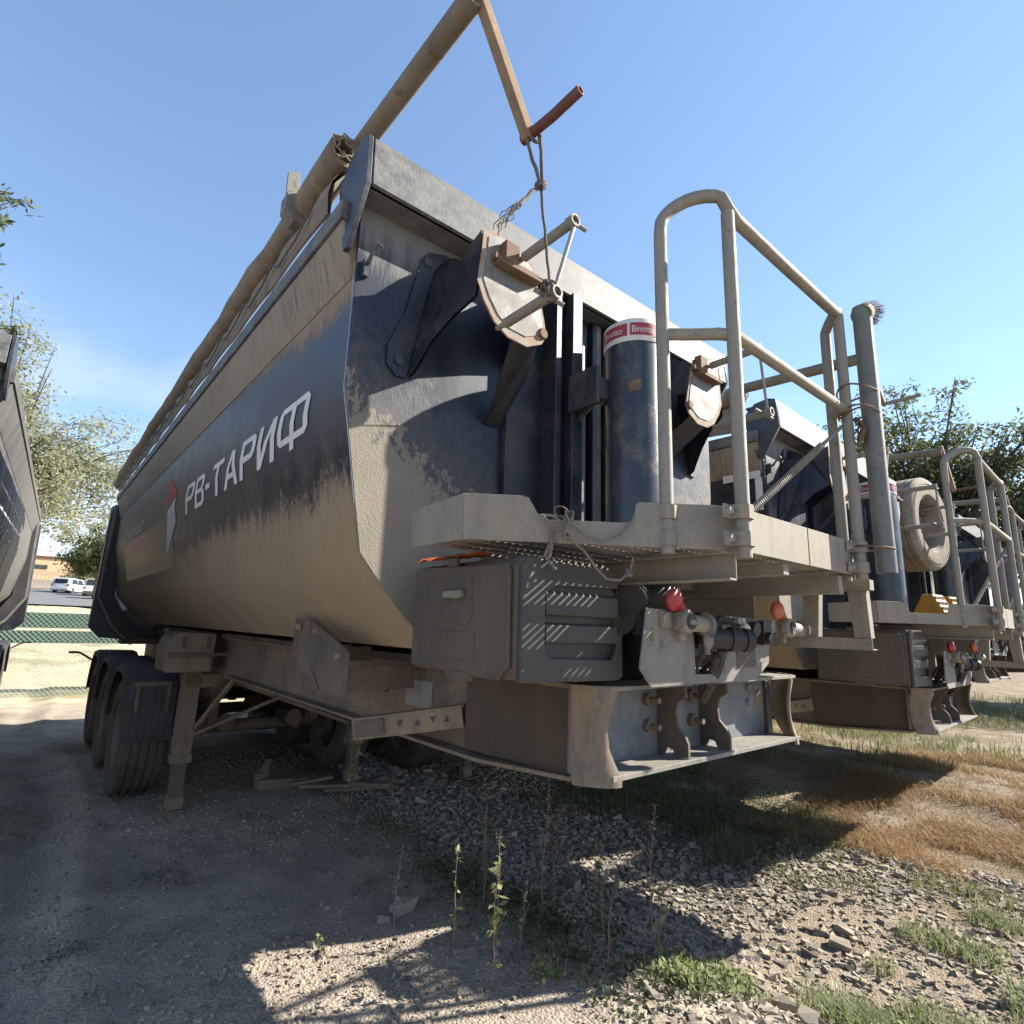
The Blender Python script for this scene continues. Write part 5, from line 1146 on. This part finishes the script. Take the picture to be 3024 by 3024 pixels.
W_ = [(-.03, 1.53, .47, 'straw', 'weed_bright', 'slender weed with a seed spike, leftmost of the pale lit ones', 3, (0, .0), 8, .035),
      (-.10, 1.12, .58, 'straw', 'weed_bright', 'tallest bright green leafed stem at the bottom centre', 4, (.01, 0), 16, .045),
      (.17, 1.42, .52, 'straw', 'weed_bright', 'forked pale weed just right of the bright green stem', 6, (.02, .02), 7, .04),
      (.14, 1.20, .38, 'straw', 'weed_bright', 'short pale weed between the forked one and the bright green stem', 4, (.03, .0), 8, .03),
      (-.20, 1.86, .42, 'straw', 'straw', 'dry brown stalk on the open dirt left of all the others', 3, (0, 0), 5, .03),
      (.42, .88, .44, 'straw', 'weed_leaf', 'leaning dry stalk with two forked heads low in the gravel', 4, (.09, -.02), 6, .03),
      (.60, 1.05, .55, 'straw', 'straw', 'straight thin dry stem behind the leaning stalk', 4, (.01, 0), 6, .02),
      (.62, 1.55, .80, 'straw', 'straw', 'tallest reddish dry stem under the corner of the frame', 8, (.02, .0), 10, .02),
      (.67, 1.50, .62, 'rust', 'straw', 'brown branched stem touching the tallest reddish one', 9, (.03, .02), 10, .018),
      (.95, 1.00, .80, 'straw', 'straw', 'tall dry stem furthest right in front of the gravel', 8, (-.01, .0), 9, .022),
      (.50, 1.95, .62, 'straw', 'weed_leaf', 'thin grey stem in the middle of the shaded weeds', 5, (0, .01), 8, .03),
      (.33, 1.75, .50, 'straw', 'weed_leaf', 'thin stem with small leaves left in the shaded weeds', 5, (.0, 0), 9, .03),
      (.55, 4.05, .75, 'straw', 'weed_bright', 'leafy climbing stem just in front of the timber blocks', 5, (.03, 0), 20, .05),
      (.48, 3.98, .45, 'straw', 'straw', 'short dry stem left of the climbing stem by the timber', 4, (0, 0), 8, .03),
      (.79, .84, .40, 'straw', 'weed_bright', 'leafy pale weed rising from the sunlit clump at bottom right', 4, (.02, .0), 14, .04),
      (-.42, 2.95, .16, 'straw', 'straw', 'tiny bent dry sprig on the dirt below the timber', 2, (-.03, 0), 4, .04),
      (-.62, 1.86, .09, 'weed_leaf', 'weed_bright', 'small green sprout at the top edge of the sunlit patch', 3, (0, 0), 8, .03),
      (.75, 1.25, .50, 'straw', 'weed_leaf', 'stem with broad drooping leaves right of the shaded weeds', 5, (.02, 0), 14, .045)]
for i, w in enumerate(W_): weed(*w[:5], w[5], *w[6:], sd=i+3)
b = MB(); b.tube([Vector((x_, y_, G0(x_, y_)+z_)) for x_, y_, z_ in [(-1.03, 1.50, .004), (-.9, 1.56, .012), (-.72, 1.66, .010), (-.55, 1.76, .006), (-.43, 1.80, .02)]], .003, 5)
put(b, 'straw_stalk', 'straw', 'long pale straw lying across the sunlit patch of dirt', 'straw')

# ------------------------------------------------------------------ trees
def tree(name, label, loc, trunk_h, blobs, nleaf, ls, leaf, group=None, lean=(0, 0), tr=.22, seed=1, sub=5, droop=0., spread=.55, aspect=1.8):
    rr = random.Random(seed); root = empty(name, loc); tag(root, label, 'tree', group)
    b = MB(); top = Vector((lean[0], lean[1], trunk_h)); b.tube([Vector((0, 0, -.3)), Vector((lean[0]*.3, lean[1]*.3, trunk_h*.45)), top], [tr*1.25, tr, tr*.75], 10)
    cl = []
    for (cx, cy, cz, rx, ry, rz, nb) in blobs:
        for k in range(nb):
            while True:
                u_ = Vector((rr.uniform(-1, 1), rr.uniform(-1, 1), rr.uniform(-1, 1)))
                if .25 < u_.length < 1: break
            e = Vector((cx+u_.x*rx, cy+u_.y*ry, cz+u_.z*rz)); mid_ = top.lerp(e, .45)+Vector((rr.uniform(-.4, .4), rr.uniform(-.4, .4), rr.uniform(0, .5)))
            pts = [top-Vector((0, 0, rr.uniform(0, trunk_h*.3))), top.lerp(mid_, .5)+Vector((0, 0, .15)), mid_, mid_.lerp(e, .6)+Vector((0, 0, .1)), e]
            b.tube(pts, [tr*.30, tr*.22, tr*.15, tr*.09, tr*.03], 5)
            for s_ in range(sub):
                q = mid_.lerp(e, rr.uniform(.2, 1)); w_ = q+Vector((rr.gauss(0, spread), rr.gauss(0, spread), rr.gauss(0, spread*.6)-droop*rr.random())); b.tube([q, q.lerp(w_, .5)+Vector((0, 0, .06)), w_], [tr*.05, tr*.035, tr*.012], 4, caps=False); cl.append((q, w_))
    tk = b.build('trunk', 'bark', root)
    C0 = np.array([c[0][:] for c in cl]); C1 = np.array([c[1][:] for c in cl]); k = rng.integers(0, len(cl), nleaf); t = rng.random(nleaf)[:, None]**.6
    dens = rng.random(len(cl))**.6; keep = rng.random(nleaf) < dens[k]
    c_ = C0[k]*(1-t)+C1[k]*t+rng.normal(0, spread*.28, (nleaf, 3)); c_ = c_[keep]
    P, F2 = quads(c_, ls*(.6+.8*rng.random(len(c_))), -.1, aspect); o = fastmesh('crown', P, F2, leaf); o.parent = root; return root
tree('tree', 'large pale feathery tree at left beyond the mesh fence', (-4.2, 20, .4), 3.6, [(0, 0, 6.6, 3.4, 2.4, 2.6, 38), (2.2, -.5, 5.4, 2.3, 2, 2.0, 26), (.2, 0, 8.9, 2.0, 1.8, 1.7, 20), (3.2, 0, 6.0, 1.3, 1.2, 1.5, 12)], 60000, .11, 'leaf_pale', None, (.3, 0), .20, 3, 7, .5, .60, 2.2)
tree('tree', 'dense green tree seen just behind the rear corner of the lettered trailer', (.75, 36, 1.2), 2.0, [(0, 0, 4.0, 2.2, 2.3, 2.0, 36), (-.7, 0, 3.1, 1.3, 1.5, 1.1, 12)], 26000, .13, 'leaf_dark', None, (0, 0), .18, 4, 6, 0, .45)
tree('tree', 'leafy overhanging tree whose branch tips reach in at the top left edge', (-5.9, 9.0, 0), 3.8, [(2.86, -1, 6.9, .12, .2, .12, 4), (2.66, -1, 6.42, .14, .2, .2, 5), (2.90, -1, 6.05, .12, .2, .08, 3), (3.25, -1, 5.15, .16, .2, .10, 4), (0, 0, 5.6, 2.0, 1.8, 1.4, 10)], 12000, .095, 'leaf_green', None, (0, 0), .16, 5, 6, .1, .16, 3)
tree('tree', 'broad green tree behind the trailers right of the upright pipe', (20.5, 4.4, -.1), 3.6, [(0, 0, 8.2, 3.0, 3.0, 2.5, 60), (1.2, -3.2, 6.8, 3., 2.6, 2.8, 38), (-1., 2.6, 7.2, 2.6, 2.4, 2.4, 34), (0, 0, 4.8, 4., 5.0, 1.8, 34)], 84000, .15, 'leaf_green', 'trees behind the trailers on the right', (0, 0), .3, 6, 9, .1, .46, 2.4)
tree('tree', 'lower green tree partly behind the grey pipe, left of the broad one', (19.0, 8.6, -.1), 3.4, [(0, 0, 6.6, 2.2, 1.8, 2.6, 40), (1.5, -1.5, 5.0, 2.4, 2.4, 2.2, 20)], 28000, .15, 'leaf_dark', 'trees behind the trailers on the right', (0, 0), .24, 7, 7, 0, .5, 2.4)
tree('tree', 'green tree at the right edge of the picture behind the handrails', (24.5, .6, -.1), 3.0, [(0, 0, 6.4, 3.2, 2.8, 3.4, 48), (0, -3, 5.0, 3., 3., 2.8, 30)], 36000, .17, 'leaf_green', 'trees behind the trailers on the right', (0, 0), .28, 8, 7, .1, .6, 2.4)

# ------------------------------------------------------------------ background at the left
HB = lambda x, y: float(gz(x, y))
# mesh fence
FY = 13.45; fz0 = 0.; fz1 = 1.62
fe = empty('mesh_fence', (-1.5, FY, 0)); tag(fe, 'green chain link mesh fence standing between the trailers and the road', 'fence')
xa, xb = -7, 4.0
b = MB(); cell = .085
nlines = int((xb-xa+fz1)/cell)+1
for i in range(nlines):
    for s_ in (1, -1):
        x0_ = (xa-fz1 if s_ > 0 else xa)+i*cell
        # clip to the panel
        za, zb = fz0, fz1; xs_, xe_ = (x0_, x0_+fz1) if s_ > 0 else (x0_, x0_-fz1)
        ta = 0.; tb = 1.
        dx = xe_-xs_
        for lim, sg in ((xa, 1), (xb, -1)):
            pass
        t0 = (xa-xs_)/dx; t1 = (xb-xs_)/dx; lo, hi = min(t0, t1), max(t0, t1); ta = max(0, lo); tb = min(1, hi)
        if tb-ta > .02: b.tube([(xs_+dx*ta+1.5, .003*s_, fz1*ta), (xs_+dx*tb+1.5, .003*s_, fz1*tb)], .0042, 4, caps=False)
b.build('mesh', 'fence_wire', fe)
for x_ in (-6.5, -3.95, 1.6): 
    b = MB(); b.cyl((x_+1.5, .03, -.1), (x_+1.5, .03, fz1+.03), .02, 10); b.build('fence_post', 'fence_wire', fe)
b = MB(); b.box(xa+1.5, xb+1.5, .012, .016, 1.32, fz1); b.box(xa+1.5, xb+1.5, .012, .016, 1.03, 1.27); b.build('shade_net', 'green_net', fe)
# road
rx = np.array([-14, -5, 0, 5, 14.]); b = MB()
ysr = list(np.arange(50, 92, 3.))
for y_ in ysr:
    for x_ in rx: b.v.append((x_*1.6, y_, HB(x_*1.6, y_)+.10))
for i in range(len(ysr)-1):
    for j in range(4): b.f.append((i*5+j, i*5+j+1, (i+1)*5+j+1, (i+1)*5+j))
put(b, 'road', 'road', None, None, kind='structure')
# hill
n = 60; hx = np.linspace(-260, 260, n); P = []
for j in range(8):
    for x_ in hx: P.append((x_, 330+j*25, 14+14*(j/7)**.8*(.75+.25*math.sin(x_*.012+1))+1.2*math.sin(x_*.05)*(j/7)))
id2 = np.arange(n*8).reshape(8, n); F2 = np.stack([id2[:-1, :-1], id2[:-1, 1:], id2[1:, 1:], id2[1:, :-1]], -1).reshape(-1, 4)
tag(fastmesh('hill', np.array(P), F2, 'hill', True), kind='structure')
# warehouse wall
bl = empty('warehouse', (2, 118, HB(2, 118))); tag(bl, 'long tan warehouse with panelled wall far beyond the parked cars', 'building')
b = MB(); b.box(-26, 30, 0, 16, -.5, 4.6); b.build('wall', 'wall_tan', bl)
b = MB(); b.box(-26.3, 30.3, -.3, 16.3, 4.6, 4.85); b.build('roof', 'rust_red', bl)
for x_ in (-14, -7, 3, 12):
    b = MB(); b.box(x_, x_+4.2, -.06, -.01, 2.7, 3.4); b.build('window', 'dark_paint', bl)
b = MB(); b.tube([(0, 0, -.3), (0, 0, 6.4)], .11, 8); b.box(-.7, .7, -.05, .05, 5.9, 6.05); o = b.build('utility_pole', 'rust_red', None); o.location = (-3.3, 100, HB(-3.3, 100)); tag(o, 'dark red utility pole in front of the tan warehouse', 'pole')
b = MB(); b.tube([(x_, 84-(x_+30)*.03, 9.4-.9*math.cos((x_)/22)) for x_ in np.linspace(-30, 34, 30)], .03, 5); put(b, 'overhead_cable', 'rubber', 'thin overhead cable crossing the sky above the distant road', 'cable')
for i, (x_, w_, lab) in enumerate([(-2.1, 4.2, 'long grey concrete barrier block left of the white cars'), (2.35, 1.9, 'short taller concrete block next to the first white car')]):
    b = MB(); b.prism([(-.6, 0), (.6, 0), (.42, .5), (.36, 1.15+.3*i), (-.36, 1.15+.3*i), (-.42, .5)], 'x', -w_/2, w_/2); o = b.build('concrete_block', 'concrete', None, .05); o.location = (x_, 92, HB(x_, 92)+.08); tag(o, lab, 'concrete block', 'concrete blocks at the end of the road')
b = MB()
for i in range(26): b.box(-3.2+i*.42, -3.2+i*.42+.05, 0, .05, .2, 1.9)
b.box(-3.25, 7.4, -.01, .06, 1.75, 1.82); b.box(-3.25, 7.4, -.01, .06, .5, .57); o = b.build('railing', 'plate_grey', None); o.location = (0, 97, HB(0, 97)); tag(o, 'low bar fence behind the concrete barrier blocks', 'fence')
tree('bush', 'pale green bush in front of the tan warehouse wall', (3.0, 104, HB(3, 104)), .5, [(0, 0, 1.4, 3.4, 1.2, 1.1, 24)], 5000, .30, 'leaf_pale', None, (0, 0), .08, 9, 4, 0, .4)
# cars
def car(loc, rz, body, label, L_=4.7, Wd=1.9, Hh=1.75, boxy=False, spare=False):
    c = empty('parked_car', loc, rz); tag(c, label, 'car', 'cars parked at the end of the road')
    r_ = .36; hb = Hh*.58
    sidep = [(-L_/2, .35), (-L_/2-.03, .75), (-L_/2+.05, hb), (-L_/2+.25 if not boxy else -L_/2+.08, Hh-.05), (-L_/2+.5, Hh), (L_*.12, Hh), (L_*.22, Hh-.06), (L_*.22+(.55 if not boxy else .25), hb+.05), (L_/2-.1, hb-.12), (L_/2, .7), (L_/2, .35), (L_/2-.5, .28), (-L_/2+.4, .28)]
    b = MB(); n_ = len(sidep); cols = [(-1, .93), (-.8, 1), (.8, 1), (1, .93)]
    for w_, _ in cols:
        for (y_, z_) in sidep:
            ins = .12*max(0, (z_-hb)/(Hh-hb)) if abs(w_) > .9 else .12*max(0, (z_-hb)/(Hh-hb))
            b.v.append((w_*(Wd/2-ins), y_*(.985 if abs(w_) > .9 else 1), z_*(1 if abs(w_) < .9 else .985)))
    for k_ in range(3):
        for i in range(n_): j = (i+1) % n_; b.f.append((k_*n_+i, k_*n_+j, (k_+1)*n_+j, (k_+1)*n_+i))
    b.f += [tuple(range(n_))[::-1], tuple(range(3*n_, 4*n_))]; b.build('car_body', body, c, .03)
    b = MB(); y0_ = -L_/2+(.055 if not boxy else .045)
    b.add([(-Wd*.36, y0_-.0, hb+.08), (Wd*.36, y0_-.0, hb+.08), (Wd*.33, y0_+(.17 if not boxy else .0), Hh-.14), (-Wd*.33, y0_+(.17 if not boxy else .0), Hh-.14)], [(0, 1, 2, 3)]); 
    b.v = [(x_, y_-.03, z_) for x_, y_, z_ in b.v]; b.build('rear_window', 'glass_dark', c)
    for s_ in (-1, 1):
        b = MB(); xx = lambda z_: s_*(Wd/2-.12*max(0, (z_-hb)/(Hh-hb))+.012)
        for ya_, yb_ in ((-L_/2+.5, -.5), (-.42, .75)):
            k0 = len(b.v); b.v += [(xx(hb+.05), ya_, hb+.05), (xx(hb+.05), yb_+(.25 if yb_ > 0 else 0), hb+.05), (xx(Hh-.13), yb_, Hh-.13), (xx(Hh-.13), ya_+.1, Hh-.13)]; b.f.append((k0, k0+1, k0+2, k0+3))
        b.build('side_window', 'glass_dark', c)
        for y_ in (-L_*.30, L_*.31):
            b = MB(); b.lathe([(.001, -.11), (.22, -.11), (.23, -.10), (r_-.02, -.11), (r_, -.08), (r_, .08), (r_-.02, .11), (.23, .10), (.001, .11)], (s_*(Wd/2-.10), y_, r_), 'x', 20); b.build('wheel', 'tyre', c)
        b = MB(); b.box(s_*(Wd/2-.30), s_*(Wd/2-.06), -L_/2-.045, -L_/2+.03, .85, 1.02); b.build('tail_light', 'red_stake', c)
    b = MB(); b.box(-Wd*.45, Wd*.45, -L_/2-.09, -L_/2+.1, .38, .58); b.build('bumper', 'plastic_box' if boxy else body, c, .02)
    if spare:
        b = MB(); b.lathe([(.001, -.13), (.24, -.13), (.34, -.10), (.36, -.02), (.34, .02)], (.15, -L_/2-.06, 1.05), 'y', 24); b.build('spare_wheel_cover', 'plastic_box', c)
car((1.3, 84.5, HB(1.3, 84.5)+.10), -.45, 'white_paint', 'white rounded off-road car, leftmost of the three parked cars')
car((3.3, 79, HB(3.3, 79)+.10), -.12, 'white_paint', 'tall boxy white van-like car between the other two', 4.4, 1.85, 2.0, True)
car((3.6, 70, HB(3.6, 70)+.10), -.15, 'dark_paint', 'small dark green off-roader with a wheel on its rear door', 3.9, 1.7, 1.75, True, True)
# red stake at the far right
b = MB(); b.box(-.05, .05, -.02, .02, -.2, .75); o = put(b, 'marker_stake', 'red_stake', 'red marker stake stuck in the ground behind the farther trailers', 'stake'); o.location = (16.5, 2.75, G0(16.5, 2.75))
